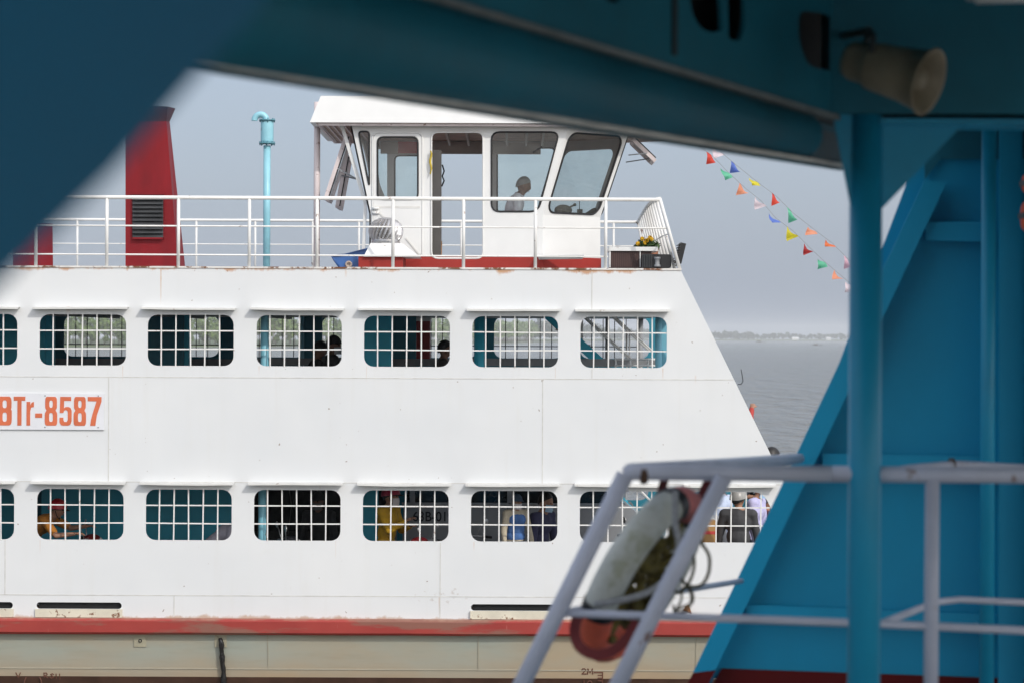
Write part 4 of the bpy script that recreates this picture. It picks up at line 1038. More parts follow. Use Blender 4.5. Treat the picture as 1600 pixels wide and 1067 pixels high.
g.hexa([c1_ - gdh * .42, c1_ + gdh * .02, c1_ + gdh * .02 + gn * .08, c1_ - gdh * .42 + gn * .08], [c0_ - gdh * .36, c0_ + gdh * .02, c0_ + gdh * .02 + gn * .08, c0_ - gdh * .36 + gn * .08]); g.build('end_block', M('end block grey teal', (.06, .12, .15), .6), own)
g = MB(); n_ = 60; vs = []
for i in range(n_ + 1):
    p = B0.lerp(B1, i / n_) + gn * .03; j = noise.noise(V((i * .9, 3, 0))) * .0022; k = noise.noise(V((i * .7, 9, 0))) * .0022
    vs += [p + V((0, 0, -.003 + j)), p + V((0, 0, .006)), p + gn * .03 + V((0, 0, .006)), p + gn * .03 + V((0, 0, -.003 + k))]
g.add(vs, [(4 * i + k, 4 * i + (k + 1) % 4, 4 * i + 4 + (k + 1) % 4, 4 * i + 4 + k) for i in range(n_) for k in range(4)]); g.build('gutter_lip', OLIP, own)
# dark runs of old grease on the gutter and the web
g = MB(); g.bar(LA(1052) + V((0, 0, .27)) - gn * .004, LA(1052) + V((0, 0, .03)) - gn * .004, .035, .004, gn); g.build('grease_run', M('grease', (.012, .03, .036), .6), own)

# transverse girder from the post to starboard
yT = 7.5
tz = P(1377, 187, yT).z
MB().box(P(1292, 180, yT) + V((0, -.06, 0)), V((4.2, yT + .14, ZD + .05))).build('transverse_girder', ODEEP, own)
g = MB(); g.box(V((P(1372, 187, yT).x, yT - .045, tz - .018)), V((4.2, yT + .16, tz - .001))); g.build('girder_flange', OPOST, own)
# post and its brackets
px_, pr_ = P(1352, 500, yT).x, .0505
MB().tube([(px_, yT, H - 1.7), (px_, yT, P(1352, 181, yT).z)], pr_, 26).build('deck_post', OPOST, own)
g = MB(); tri = [P(1301, 178, yT - .02), P(1352, 178, yT - .02), P(1352, 318, yT - .02), P(1329, 322, yT - .02)]; g.prism(tri, V((0, .012, 0))); g.build('post_bracket', OPOST, own)
g = MB(); tri = [P(1376, 192, yT - .012), P(1509, 190, yT - .012), P(1379, 326, yT - .012)]; g.prism(tri, V((0, .014, 0))); g.build('post_bracket', OPOST, own)
# overhead deck, working deck, hull
deckpoly = [o_ + gn * .3 - gdh * 1.5, A1 + gn * .9 + gdh * 4.6, V((5.4, 11.6, 0)), V((5.4, -0.6, 0)), V((-1.6, -0.6, 0))]
floorpoly = [o_ + gn * .3 - gdh * 14, A1 + gn * .3 + gdh * 4.6, V((12, 11.6, 0)), V((12, -13, 0)), V((-3.0, -13, 0))]
MB().hexa([V((p.x, p.y, ZD + .001)) for p in deckpoly], [V((p.x, p.y, ZD + .06)) for p in deckpoly]).build('overhead_deck', ODEEP, own)
fl_ = [V((p.x, p.y, 0)) for p in floorpoly]
MB().hexa([V((p.x, p.y, H - 1.78)) for p in fl_], [V((p.x, p.y, H - 1.70)) for p in fl_]).build('working_deck', M('worn deck grey', (.30, .30, .29), .7, var=.2), own)
MB().hexa([V((p.x, p.y, -.4)) for p in fl_], [V((p.x, p.y, H - 1.781)) for p in fl_]).build('hull', OBLUE, own)
g = MB()
for k in range(0, 6): g.box((-1 + .1 * k, k * 1.25 + .4, ZD - .09), (5.3, k * 1.25 + .46, ZD))
g.build('overhead_beams', ODEEP, own)
# diagonal knee plate close by on the left
d1 = 1.45
kp = P(330, 105, d1)
pl = [on_plane(u, v, kp, gn) for u, v in ((-420, 830), (-60, 506), (180, 268), (318, 108), (400, 18), (520, -170), (-420, -170))]
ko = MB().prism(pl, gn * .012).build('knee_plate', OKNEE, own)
# sloping bulkhead and its flanges
bp0 = V((1.4, 11.1, 0)); bn = V((.07, 1, 0)).normalized()
bq = lambda u, v, off=0.0: on_plane(u, v, bp0 + bn * off, bn)
def strip(name, pts, off, t, mat): return MB().prism([bq(u, v, off) for u, v in pts], bn * t).build(name, mat, own)
zfl = H - 1.7
strip('bulkhead_plate', [(1440, 225), (1760, 225), (1760, 1075), (1115, 1060), (1085, 1120), (1050, 1120), (1248, 735)], .16, .01, OBLUE)
strip('bulkhead_waterway', [(1128, 1044), (1760, 1066), (1760, 1120), (1085, 1120)], .14, .012, ORED)
strip('edge_flange', [(1445, 282), (1480, 284), (1284, 700), (1118, 1046), (1083, 1050), (1249, 700)], 0, .014, OBLUE)
strip('edge_flange_foot', [(1083, 1051), (1118, 1047), (1080, 1120), (1046, 1120)], 0, .014, ORED)
w_ = MB(); a_, b_ = bq(1462, 284, .015), bq(1066, 1115, .015); w_.bar(a_ + bn * .07, b_ + bn * .07, .014, .14, bn); w_.build('edge_web', OBLUE, own)
def stiff(u0, u1, v0a, v0b, v1a, v1b, name='bulkhead_stiffener'):
    strip(name, [(u0, v0a), (u1, v0b), (u1, v1b), (u0, v1a)], .055, .012, OBLUE)
    m_ = MB(); a_, b_ = bq(u0, (v0a + v1a) / 2, .068), bq(u1, (v0b + v1b) / 2, .068); m_.bar(a_ + bn * .045, b_ + bn * .045, .012, .09, bn); m_.build('stiffener_web', OBLUE, own)
stiff(1446, 1536, 347, 347, 376, 378); stiff(1285, 1700, 708, 716, 738, 746); stiff(1166, 1700, 944, 966, 964, 986)
strip('bulkhead_head', [(1445, 170), (1760, 170), (1760, 249), (1470, 249), (1445, 281)], .12, .012, ODEEP)
zt_ = ZD
def vp(u, y, r, name, mat): x = P(u, 526, y).x; MB().tube([(x, y, zfl), (x, y, zt_)], r, 16).build(name, mat, own)
vp(1544, 10.6, .032, 'vertical_pipe', OPOST)
strip('frame_flange', [(1562, 150), (1597, 150), (1600, 1120), (1560, 1120)], -.12, .014, OBLUE)
strip('frame_web', [(1577, 150), (1582, 150), (1582, 1120), (1577, 1120)], -.105, .26, OBLUE)
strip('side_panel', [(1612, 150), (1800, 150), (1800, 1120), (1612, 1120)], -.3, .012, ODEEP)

# ---- grey rail
rl = MB(); yR = 7.5; pp = lambda u, v, y=7.5: P(u, v, y)
rl.tube([pp(976, 742), pp(990, 737), pp(1300, 740)], .0255, 14); rl.tube([pp(1300, 740), pp(1720, 743)], .0252, 14)
ro_ = rl.build('deck_rail', ORAIL, own)
def rpiece(name, pts, r): return MB().tube(pts, r, 12).build(name, ORAIL, ro_)
rpiece('slanted_post', [pp(977, 741), pp(884, 930), pp(780, 1140)], .0275)
rpiece('slanted_post', [pp(1131, 746, 7.42), pp(1048, 905, 7.42), pp(925, 1150, 7.42)], .0265)
rpiece('back_rail', [pp(985, 735, 7.5), pp(1120, 726, 9.0), pp(1249, 716, 11.0)], .024)
rpiece('lower_rail', [pp(878, 957), pp(1150, 966), pp(1352, 973), pp(1720, 990)], .0125)
rpiece('back_lower_rail', [pp(880, 957), pp(985, 935, 8.3), pp(1158, 907, 10.95)], .0125)
rpiece('upright', [pp(1457, 745), pp(1454, 1140)], .0225)
rpiece('side_rail', [pp(1360, 981), pp(1462, 940, 8.6), pp(1500, 936, 8.8), pp(1720, 946, 8.8)], .012)
rpiece('side_rail', [pp(1370, 742), pp(1420, 733, 8.2), pp(1492, 726, 8.9), pp(1720, 738, 8.9)], .0165)
for u, v in ((1006, 741), (1487, 728)): MB().lathe(pp(u, v, 7.5 if u < 1100 else 8.85) - V((.012, 0, 0)), [(.0255, 0), (.031, .006), (.029, .012), (.031, .018), (.0255, .024)], 12, (1, 0, 0)).build('rusty_weld', M('weld rust', (.10, .055, .035), .9, var=.4, scale=60, bump=.5, bscale=90), ro_)
# rack straps for the lifebuoy
g = MB()
g.bar(pp(1038, 750, 7.9), pp(1027, 790, 8.15), .028, .008, (0, 1, 0)); g.bar(pp(1108, 750, 8.1), pp(1050, 880, 8.3), .034, .008, (0, 1, 0)); g.build('rack_strap', M('maroon strap', (.14, .02, .025), .7), ro_)

# ------------------------------------------------------------------ lifebuoy
lc = pp(1004, 897, 7.9)
lb = thing('lifebuoy', lc, 'weathered white and orange lifebuoy with rope, hung edge-on behind the grey rail', 'lifebuoy')
ea = V((.479, -.06, .878)).normalized(); ni = V((.878, 0, -.479)); ew = (V((0, 1, 0)) * math.cos(R(22)) + ni * math.sin(R(22))); ew = (ew - ea * ew.dot(ea)).normalized(); en = ea.cross(ew)
RM, RT = .272, .055
def torus(mb_, t0, t1, rt, n=40, m_=16, sq=1.0):
    vs = []
    for i in range(n + 1):
        t = t0 + (t1 - t0) * i / n; c = lc + ea * (RM * math.cos(t)) + ew * (RM * math.sin(t)); rd = (ea * math.cos(t) + ew * math.sin(t))
        for k in range(m_):
            a = 2 * math.pi * k / m_; wob = 1 + .025 * noise.noise(V((math.cos(t) * 3, math.sin(t) * 3, a)))
            vs.append(c + (rd * math.cos(a) * .92 + en * math.sin(a)) * rt * wob)
    mb_.add(vs, [(i * m_ + k, i * m_ + (k + 1) % m_, (i + 1) * m_ + (k + 1) % m_, (i + 1) * m_ + k) for i in range(n) for k in range(m_)], True)
def buoy_white():
    m, n, l, b = nodes_of('grubby buoy canvas')
    pos = n.new('ShaderNodeNewGeometry').outputs['Position']
    c = mixc(n, l, ramp(n, l, nz(n, l, pos, 9, 5), .35, .65), (.44, .46, .41), (.58, .60, .56))
    st = ramp(n, l, nz(n, l, pos, 7, 6, .7), .54, .64); c = mixc(n, l, mth(n, l, 'MULTIPLY', st, .6), c, (.27, .28, .16))
    l.new(c, b.inputs['Base Color']); b.inputs['Roughness'].default_value = .7
    bp_ = n.new('ShaderNodeBump'); bp_.inputs['Strength'].default_value = .5; bp_.inputs['Distance'].default_value = .01
    l.new(nz(n, l, pos, 30, 4), bp_.inputs['Height']); l.new(bp_.outputs[0], b.inputs['Normal']); return m
BW = buoy_white(); BO = M('faded orange buoy', (.74, .13, .065), .6, var=.25, scale=10, bump=.3, bscale=40)
BP = M('faded pink red buoy', (.50, .15, .14), .7, var=.3, scale=12, bump=.3, bscale=40)
# angle 0 is the upper end, +90 the far side, -90 the near side
g = MB(); torus(g, R(-118), R(-22), RT); g.build('white_section', BW, lb)
g = MB(); torus(g, R(22), R(128), RT); g.build('white_section', BW, lb)
g = MB(); torus(g, R(128), R(242), RT); g.build('orange_section', BO, lb)
g = MB(); torus(g, R(-22), R(22), RT); g.build('red_section', BP, lb)
for t in (-119, -22, 24, 132):
    g = MB(); torus(g, R(t - 4.5), R(t + 4.5), RT + .004, 4); g.build('black_band', BLACK, lb)
MWEB = M('maroon webbing', (.16, .02, .022), .7)
ROPE = M('grey rope', (.36, .37, .38), .8, var=.25, scale=60, bump=.5, bscale=200)
def crv(pts, k=8):
    out = []; pts = [V(p) for p in pts]; q_ = [pts[0]] + pts + [pts[-1]]
    for i in range(1, len(q_) - 2):
        p0_, p1_, p2_, p3_ = q_[i - 1:i + 3]
        for j in range(k):
            t = j / k; out.append(.5 * ((2 * p1_) + (p2_ - p0_) * t + (2 * p0_ - 5 * p1_ + 4 * p2_ - p3_) * t * t + (3 * p1_ - p0_ - 3 * p2_ + p3_) * t ** 3))
    return out + [pts[-1]]
g = MB(); sp = crv([pp(903, 962, 7.58), pp(898, 985, 7.53), pp(906, 1010, 7.50), pp(930, 1022, 7.50), pp(958, 1016, 7.50), pp(982, 994, 7.53), pp(996, 970, 7.58)], 5)
vs = []
for i, p in enumerate(sp):
    tg = (sp[min(i + 1, len(sp) - 1)] - sp[max(i - 1, 0)]).normalized(); sd_ = tg.cross(V((0, 1, 0))).normalized() * .017
    vs += [p - sd_, p + sd_, p + sd_ + V((0, .006, 0)), p - sd_ + V((0, .006, 0))]
g.add(vs, [(4 * i + k, 4 * i + (k + 1) % 4, 4 * i + 4 + (k + 1) % 4, 4 * i + 4 + k) for i in range(len(sp) - 1) for k in range(4)]); g.build('webbing_strap', MWEB, lb)
g = MB(); g.tube(crv([pp(1055, 768, 7.66), pp(1056, 820, 7.60), pp(1061, 850, 7.58), pp(1052, 890, 7.58), pp(1025, 918, 7.58), pp(985, 934, 7.58), pp(930, 944, 7.63)]), .0105, 8); g.build('grab_rope', ROPE, lb)
g = MB(); g.tube(crv([pp(1096, 848, 7.88), pp(1108, 868, 7.88), pp(1107, 895, 7.88), pp(1095, 914, 7.88), pp(1074, 914, 7.88), pp(1060, 896, 7.88)]), [.006] * 41, 7)
g.tube(crv([pp(1074, 914, 7.88), pp(1080, 932, 7.86), pp(1074, 952, 7.88), pp(1056, 956, 7.88), pp(1052, 944, 7.88)]), [.004] * 33, 6); g.build('rope_loop', M('tarry rope', (.12, .11, .07), .8, var=.4, scale=40), lb)
g = MB()
g.tube(crv([pp(1066, 842, 7.85), pp(1084, 870, 7.85), pp(1080, 902, 7.85), pp(1062, 925, 7.85), pp(1046, 915, 7.85)]), .006, 6)
g.tube(crv([pp(1052, 956, 7.85), pp(1066, 948, 7.85), pp(1082, 940, 7.86), pp(1080, 922, 7.88), pp(1066, 918, 7.88), pp(1064, 938, 7.85), pp(1050, 962, 7.85)]), .0045, 6)
g.tube(crv([pp(1098, 852, 7.9), pp(1092, 836, 7.9), pp(1076, 832, 7.9), pp(1060, 850, 7.88)]), .007, 6); g.build('rope_tangle', M('tarry rope', (.12, .11, .07)), lb)
g = MB(); g.tube([lc + ea * (RM * math.cos(t)) + ew * (RM * math.sin(t)) + (en * .72 - (ea * math.cos(t) + ew * math.sin(t)) * -.62) * RT * 1.01 * (-1 if en.y > 0 else 1) + V((random.uniform(-.002, .002), 0, random.uniform(-.002, .002))) for t in [R(-116 + 92 * k / 30) for k in range(31)]], .0032, 5); g.build('cover_seam', M('seam stitching', (.2, .2, .15), .9), lb)
g = MB(); r4 = random.Random(4)
for _ in range(46):
    a_, b_ = r4.uniform(-.19, .17), r4.uniform(-.10, .14)
    p = lc + ea * a_ + ew * b_ + en * r4.uniform(-.03, .03); pts = [p]
    for k in range(4): p = p + ea * r4.uniform(-.07, .05) + ew * r4.uniform(-.05, .05) + en * r4.uniform(-.03, .03); pts.append(p)
    g.tube(crv(pts, 4), r4.uniform(.008, .018), 6)
g.build('net_bundle', M('olive net bundle', (.13, .105, .025), .9, var=.5, scale=30, bump=.6, bscale=90), lb)

# ------------------------------------------------------------------ horn loudspeaker, work lamp and life jackets under our deck
hc0, hc1 = P(1335, 96, 7.05), P(1450, 128, 6.92); ax = (hc1 - hc0).normalized(); LL = (hc1 - hc0).length
hs_ = thing('horn_loudspeaker', hc0, 'cream horn loudspeaker hanging under the dark girder, mouth turned to the right', 'loudspeaker')
CREAM = M('aged cream plastic', (.26, .22, .15), .55, var=.25, scale=10)
MB().lathe(hc0, [(.001, -.02), (.05, -.02), (.058, .0), (.058, .05), (.066, .055), (.070, .07), (.078, LL * .7), (.092, LL - .004), (.099, LL), (.097, LL + .006), (.089, LL + .002), (.07, LL * .75), (.05, LL * .55), (.001, LL * .5)], 32, ax).build('horn', CREAM, hs_)
MB().lathe(hc1 - ax * .07, [(.001, 0), (.03, 0), (.034, .03), (.03, .055), (.001, .06)], 20, ax).build('reflex_cone', CREAM, hs_)
g = MB(); a_ = hc0 + ax * .05; g.tube([a_ + V((0, -.062, 0)), a_ + V((0, -.07, .08)), a_ + V((0, 0, .10)), a_ + V((0, .07, .08)), a_ + V((0, .062, 0))], .009, 8); g.tube([a_ + V((0, 0, .10)), a_ + V((-.02, .45, .14))], .012, 8); g.build('bracket', M('dark bracket', (.03, .035, .035), .5), hs_)
g = MB(); g.box(hc0 + V((.03, -.062, -.015)), hc0 + V((.07, -.055, .015))); g.build('name_plate', M('dull plate', (.25, .22, .16), .5), hs_)
p0 = P(1565, -2, 5.6)
wl = thing('batten_lamp', p0, 'pale batten lamp under the overhead deck at the top right', 'lamp')
MB().tube([P(1525, -2, 5.6), P(1700, -6, 5.6)], .012, 10).build('tube', M('lamp tube white', (.7, .7, .7), .4), wl)
MB().box(P(1520, -6, 5.58), P(1705, -26, 5.66)).build('housing', M('lamp housing', (.5, .5, .5), .5), wl)
for i, (u, v, w, h, lab) in enumerate(((1604, 338, 11, 27, 'folded orange life jacket on the right hand frame, the lower one'), (1606, 287, 9, 18, 'folded orange life jacket on the right hand frame, the upper one'))):
    c_ = P(u + 19, v, 10.3); j = thing('life_jacket', c_, lab, 'life jacket', 'life jackets on the bulkhead')
    def bulge(q_): 
        return V((math.copysign(abs(q_.x) ** .55, q_.x), math.copysign(abs(q_.y) ** .7, q_.y), math.copysign(abs(q_.z) ** .6, q_.z)))
    MB().ell(c_, (.075, .07, h / F * 10.3), fn=bulge).build('foam_panel', M('life jacket orange', (.75, .10, .03), .7, var=.2, scale=12), j)
    g = MB(); g.box(c_ + V((-.078, -.072, -.012)), c_ + V((.078, .05, .012))); g.box(c_ + V((-.02, -.075, -h / F * 10.3)), c_ + V((.0, -.05, h / F * 10.3))); g.build('strap', BLACK, j)
    g = MB(); g.tube([c_ + V((.01, .02, .02)), c_ + V((.01, .05, .16))], .008, 6); g.build('loop', BLACK, j)
# ------------------------------------------------------------------ vehicles on the car deck
TYRE = M('tyre', (.015, .015, .016), .8, var=.3); RIM = M('rim', (.42, .43, .45), .35, metal=.6)
ZC = ZCAR
def van():
    y0, y1 = 32.75, 34.5; x0 = P(628, 800, y0).x; x1 = x0 + 3.55; z0 = ZC
    zz = lambda v: P(800, v, y0).z
    t = thing('minivan', ((x0 + x1) / 2, (y0 + y1) / 2, ZC), 'silver grey van with a stencilled number on its flank', 'van')
    VM = M('silver van paint', (.37, .385, .41), .35, metal=.2, var=.06)
    prof = [(x0, z0 + .35), (x1 - .3, z0 + .35), (x1, z0 + .5), (x1 - .05, z0 + 1.0), (x1 - .5, zz(787)), (x0 + .02, zz(787))]
    MB().hexa([V((x, y0, z)) for x, z in prof], [V((x, y1, z)) for x, z in prof]).build('body', VM, t)
    cab = [(x0 + .04, zz(787) + .001), (x1 - .52, zz(787) + .001), (x1 - 1.0, zz(750)), (x0 + .10, zz(750))]
    MB().hexa([V((x, y0 + .04, z)) for x, z in cab], [V((x, y1 - .04, z)) for x, z in cab]).build('cabin', CARGLASS, t)
    rf = [(x0 + .06, zz(752)), (x1 - .98, zz(752)), (x1 - 1.05, zz(745)), (x0 + .14, zz(745))]
    MB().hexa([V((x, y0 + .03, z)) for x, z in rf], [V((x, y1 - .03, z)) for x, z in rf]).build('roof', VM, t)
    g = MB()
    for k in (0.02, .26, .5): 
        x = x0 + .05 + (x1 - x0 - .8) * k; g.box((x, y0 + .028, zz(787)), (x + .07, y0 + .039, zz(750)))
    g.build('window_pillars', VM, t)
    g = MB(); g.box((x0 + .0, y0 - .02, zz(788.5)), (x1 - .55, y0 - .001, zz(785))); g.build('belt_trim', M('belt trim', (.36, .37, .39), .3, metal=.5), t)
    g = MB()
    for u in (733, 793): g.box(P(u, 836, y0 - .002), P(u + .8, 790, y0 - .0005))
    g.build('panel_gaps', DARK, t)
    for xx in (x0 + .75, x1 - .75):
        for yy in (y0 + .09, y1 - .09):
            w = MB(); w.lathe((xx, yy, z0 + .31), [(.2, -.08), (.29, -.09), (.31, -.06), (.31, .06), (.29, .09), (.2, .08)], 28, (0, 1, 0)); wo = w.build('wheel', TYRE, t)
            MB().lathe((xx, yy, z0 + .31), [(0, -.06), (.06, -.085), (.19, -.07), (.2, -.078), (.2, .078), (0, .07)], 20, (0, 1, 0)).build('rim', RIM, wo)
    # stencilled plate number
    cu = bpy.data.curves.new('plate_number', 'FONT'); cu.body = '63B-019'; cu.size = 1.0; cu.extrude = .0; cu.offset = .018
    o = bpy.data.objects.new('tmp', cu); COL.objects.link(o); bpy.context.view_layer.update()
    me = bpy.data.meshes.new_from_object(o.evaluated_get(bpy.context.evaluated_depsgraph_get())); bpy.data.objects.remove(o)
    xs = [v.co.x for v in me.vertices]; ys = [v.co.y for v in me.vertices]; mn, mx = min(xs), max(xs); my, My = min(ys), max(ys)
    a, b = P(645, 814, y0), P(709, 798.5, y0); w0 = V(t['_w'])
    for v in me.vertices:
        x = a.x + (v.co.x - mn) / (mx - mn) * (b.x - a.x); z = a.z + (v.co.y - my) / (My - my) * (b.z - a.z); v.co = V((x, y0 - .003, z)) - w0
    me.materials.append(M('stencil black', (.02, .022, .03), .6)); no = bpy.data.objects.new('plate_number', me); COL.objects.link(no); no.parent = t; no['_w'] = t['_w']
    g = MB(); g.box((x0 - .08, y0 + .05, z0 + .38), (x0 + .02, y1 - .05, z0 + .6)); g.build('bumper', CHROME, t)
van()
def lorry():
    y0, y1 = 33.2, 35.2; x0, x1 = P(384, 800, y0).x, P(612, 800, y0).x; z0 = ZC
    t = thing('covered_lorry', ((x0 + x1) / 2, 34.2, ZC), 'dark lorry under a black tarpaulin, deep in shade behind the second lightest post', 'lorry')
    MB().box((x0, y0, z0 + .55), (x1 - 0.02, y1, z0 + .95)).build('load_bed', M('lorry bed', (.03, .028, .026), .7), t)
    tm = M('black tarpaulin', (.012, .011, .012), .8, var=.5, scale=3, bump=.6, bscale=6)
    c = MB(); n_ = 10; vs = []
    prof = [(0, .951), (-.02, 1.2), (.01, 1.55), (.05, 1.9), (.35, 2.14), (1.0, 2.2), (1.65, 2.14), (1.95, 1.9), (2.0, .951)]
    for i in range(n_ + 1):
        x = x0 + .02 + (x1 - x0 - .06) * i / n_
        vs += [(x, y0 + dy + (.03 if i % 2 else 0) * (1 if dy < 1 else -1), z0 + h - (.03 if i % 2 and h > 1 else 0)) for dy, h in prof]
    m_ = len(prof); fs = [(i * m_ + k, i * m_ + k + 1, (i + 1) * m_ + k + 1, (i + 1) * m_ + k) for i in range(n_) for k in range(m_ - 1)] + [tuple(range(m_)), tuple(range(n_ * m_, (n_ + 1) * m_))]
    c.add(vs, fs); c.build('tarpaulin', tm, t)
    g = MB()
    for k in range(5): x = x0 + .2 + k * .38; g.tube([(x, y0 - .02, z0 + .9), (x + .05, y0 - .035, z0 + 1.3), (x - .02, y0 - .02, z0 + 1.85)], .008, 5)
    g.build('tarp_ropes', M('dusty rope', (.12, .11, .10), .9), t)
    for xx in (x0 + .45, x1 - .45):
        for yy in (y0 + .15, y1 - .15):
            wo = MB().lathe((xx, yy, z0 + .38), [(.2, -.1), (.35, -.11), (.38, -.07), (.38, .07), (.35, .11), (.2, .1)], 26, (0, 1, 0)).build('wheel', TYRE, t)
            MB().lathe((xx, yy, z0 + .38), [(0, -.08), (.2, -.08), (.2, .08), (0, .08)], 18, (0, 1, 0)).build('rim', GREY, wo)
lorry()
def motorbike(p, yaw, body, lab, sc_=1.0):
    """underbone motorbike, front to +X, wheels on z = 0"""
    t = thing('motorbike', (0, 0, 0), lab, 'motorbike', 'motorbikes on the car deck'); del t['_w']
    bm_ = lambda m_, n_, mat, par=None: m_.build(n_, mat, par or t, local=True)
    BM = M('bike paint ' + body[0], body[1], .3, var=.1); BK = M('bike black', (.02, .02, .022), .5)
    for xx in (.62, -.6):
        wo = bm_(MB().lathe((xx, 0, .29), [(.23, -.03), (.265, -.045), (.29, -.02), (.29, .02), (.265, .045), (.23, .03), (.23, -.03)], 26, (0, 1, 0)), 'wheel', TYRE)
        r_ = MB(); r_.lathe((xx, 0, .29), [(.225, -.025), (.232, -.02), (.232, .02), (.225, .025), (.215, 0), (.225, -.025)], 24, (0, 1, 0)); r_.lathe((xx, 0, .29), [(0, -.05), (.04, -.05), (.04, .05), (0, .05)], 12, (0, 1, 0))
        for k in range(12): a = k * math.pi / 6; r_.tube([(xx + .035 * math.cos(a), .02 * (-1) ** k, .29 + .035 * math.sin(a)), (xx + .22 * math.cos(a + .1), 0, .29 + .22 * math.sin(a + .1))], .003, 4)
        bm_(r_, 'rim', CHROME, wo)
    def pr(poly, w, name, mat, par=None):
        m_ = MB(); k = len(poly)
        vs = [V((x, -w, z)) for x, z in poly] + [V((x, w, z)) for x, z in poly]; cx_ = sum(x for x, z in poly) / k; cz_ = sum(z for x, z in poly) / k
        vs += [V((cx_ + (x - cx_) * .82, -w - .025, cz_ + (z - cz_) * .82)) for x, z in poly] + [V((cx_ + (x - cx_) * .82, w + .025, cz_ + (z - cz_) * .82)) for x, z in poly]
        fs = [(i, (i + 1) % k, k + (i + 1) % k, k + i) for i in range(k)] + [(2 * k + i, 2 * k + (i + 1) % k, (i + 1) % k, i) for i in range(k)] + [(k + i, k + (i + 1) % k, 3 * k + (i + 1) % k, 3 * k + i) for i in range(k)] + [tuple(range(2 * k, 3 * k)), tuple(range(3 * k, 4 * k))]
        m_.add(vs, fs); return bm_(m_, name, mat, par)
    pr([(-.82, .70), (-.35, .50), (-.1, .42), (.05, .44), (.0, .55), (-.25, .68), (-.75, .80)], .09, 'tail_fairing', BM)
    pr([(.50, .95), (.38, .55), (.18, .36), (.10, .42), (.30, .72), (.42, .98)], .17, 'leg_shield', BM)
    pr([(-.15, .2), (.22, .2), (.28, .40), (-.1, .44)], .10, 'engine', GREY)
    pr([(-.80, .80), (-.70, .845), (-.3, .80), (.06, .76), (.04, .70), (-.3, .70)], .10, 'seat', BK)
    pr([(.34, .56), (.45, .63), (.62, .635), (.80, .58), (.84, .52), (.62, .595), (.46, .59)], .05, 'front_fender', BM)
    g = MB()
    for s_ in (-.07, .07): g.tube([(.62, s_, .29), (.47, s_, .78)], .022, 8); g.tube([(-.6, s_ * 1.5, .29), (-.45, s_ * 1.6, .66)], .025, 8); g.tube([(-.6, s_ * 1.2, .29), (-.1, s_ * 1.1, .32)], .022, 8)
    bm_(g, 'fork', CHROME)
    ho = bm_(MB().ell((.45, 0, 1.0), (.13, .11, .10)), 'handlebar_cowl', BM)
    bm_(MB().ell((.545, 0, 1.0), (.04, .075, .06)), 'headlight', M('headlamp lens', (.75, .75, .75), .1), ho)
    g = MB(); g.tube([(.30, -.36, 1.02), (.36, -.2, 1.04), (.43, 0, 1.05), (.36, .2, 1.04), (.30, .36, 1.02)], .012, 8); bm_(g, 'handlebar', CHROME)
    for s_ in (-1, 1): bm_(MB().tube([(.26, s_ * .40, 1.012), (.32, s_ * .30, 1.028)], .018, 8), 'grip', BK)
    for s_ in (-1, 1):
        g = MB(); g.tube([(.36, s_ * .2, 1.05), (.34, s_ * .28, 1.16), (.33, s_ * .33, 1.2)], .006, 6); g.ell((.33, s_ * .36, 1.22), (.015, .06, .042)); bm_(g, 'mirror', CHROME)
    g = MB(); g.tube([(.1, -.13, .22), (-.2, -.15, .2), (-.72, -.17, .33)], [.022, .03, .045], 10); bm_(g, 'exhaust', CHROME)
    g = MB(); g.tube([(-.5, .1, .82), (-.86, .09, .86), (-.86, -.09, .86), (-.5, -.1, .82)], .01, 7); bm_(g, 'grab_rail', CHROME)
    bm_(MB().ell((-.84, 0, .76), (.03, .06, .04)), 'tail_lamp', M('tail lamp red', (.5, .02, .02), .2))
    t.location = p; t.rotation_euler = (0, 0, yaw); t.scale = (sc_,) * 3
    return t
def on_deck(u, y): p = P(u, 800, y); return V((p.x, y, ZC))
motorbike(on_deck(128, 30.85) + V((-.32, 0, 0)), 0.08, ('maroon', (.20, .02, .02)), 'maroon motorbike gripped by the rider in the red helmet')
motorbike(on_deck(440, 30.6) + V((-.33, 0, .0)), 0.25, ('black', (.02, .02, .025)), 'black motorbike with bright chrome, beside the pale blue lower deck post')
motorbike(on_deck(665, 30.58) + V((.35, 0, 0)), 2.85, ('red', (.45, .03, .04)), 'red motorbike parked against the silver van under its stencilled number')
motorbike(on_deck(764, 31.2), 2.5, ('dark', (.06, .025, .025)), 'dark motorbike left of the passenger in the blue cap')
motorbike(on_deck(958, 31.6), .4, ('grey', (.22, .23, .25)), 'grey motorbike under the stairs, seen between the slanted grey rail posts')
p0 = on_deck(1104, 31.2)
bx = thing('cardboard_box', p0, 'brown cardboard carton with a red stripe beside the man in the grey helmet', 'box')
zz0, zz1 = P(1104, 846, 31.2).z, P(1104, 812, 31.2).z
MB().box(V((p0.x - .17, 31.05, zz0 - .02)), V((p0.x + .11, 31.35, zz1))).build('carton', M('cardboard', (.45, .25, .09), .7, var=.1), bx)
MB().box(V((p0.x - .172, 31.047, zz1 - .17)), V((p0.x + .112, 31.352, zz1 - .13))).build('red_stripe', M('red print', (.6, .06, .05), .6), bx)
MB().box(V((p0.x - .15, 31.06, ZC)), V((p0.x + .1, 31.34, zz0 - .021))).build('lower_carton', M('cardboard', (.45, .25, .09)), bx)
p1 = on_deck(1114, 31.6)
sk = thing('white_sack', p1, 'bulging white sack behind the carton with the red stripe', 'sack')
MB().ell(V((p1.x, 31.6, ZC + .65)), (.2, .2, .68), fn=lambda q: V((math.copysign(abs(q.x) ** .7, q.x), math.copysign(abs(q.y) ** .7, q.y), math.copysign(abs(q.z) ** .55, q.z)))).build('sack', M('white woven plastic', (.72, .72, .72), .6, var=.1, bump=.4, bscale=12), sk)

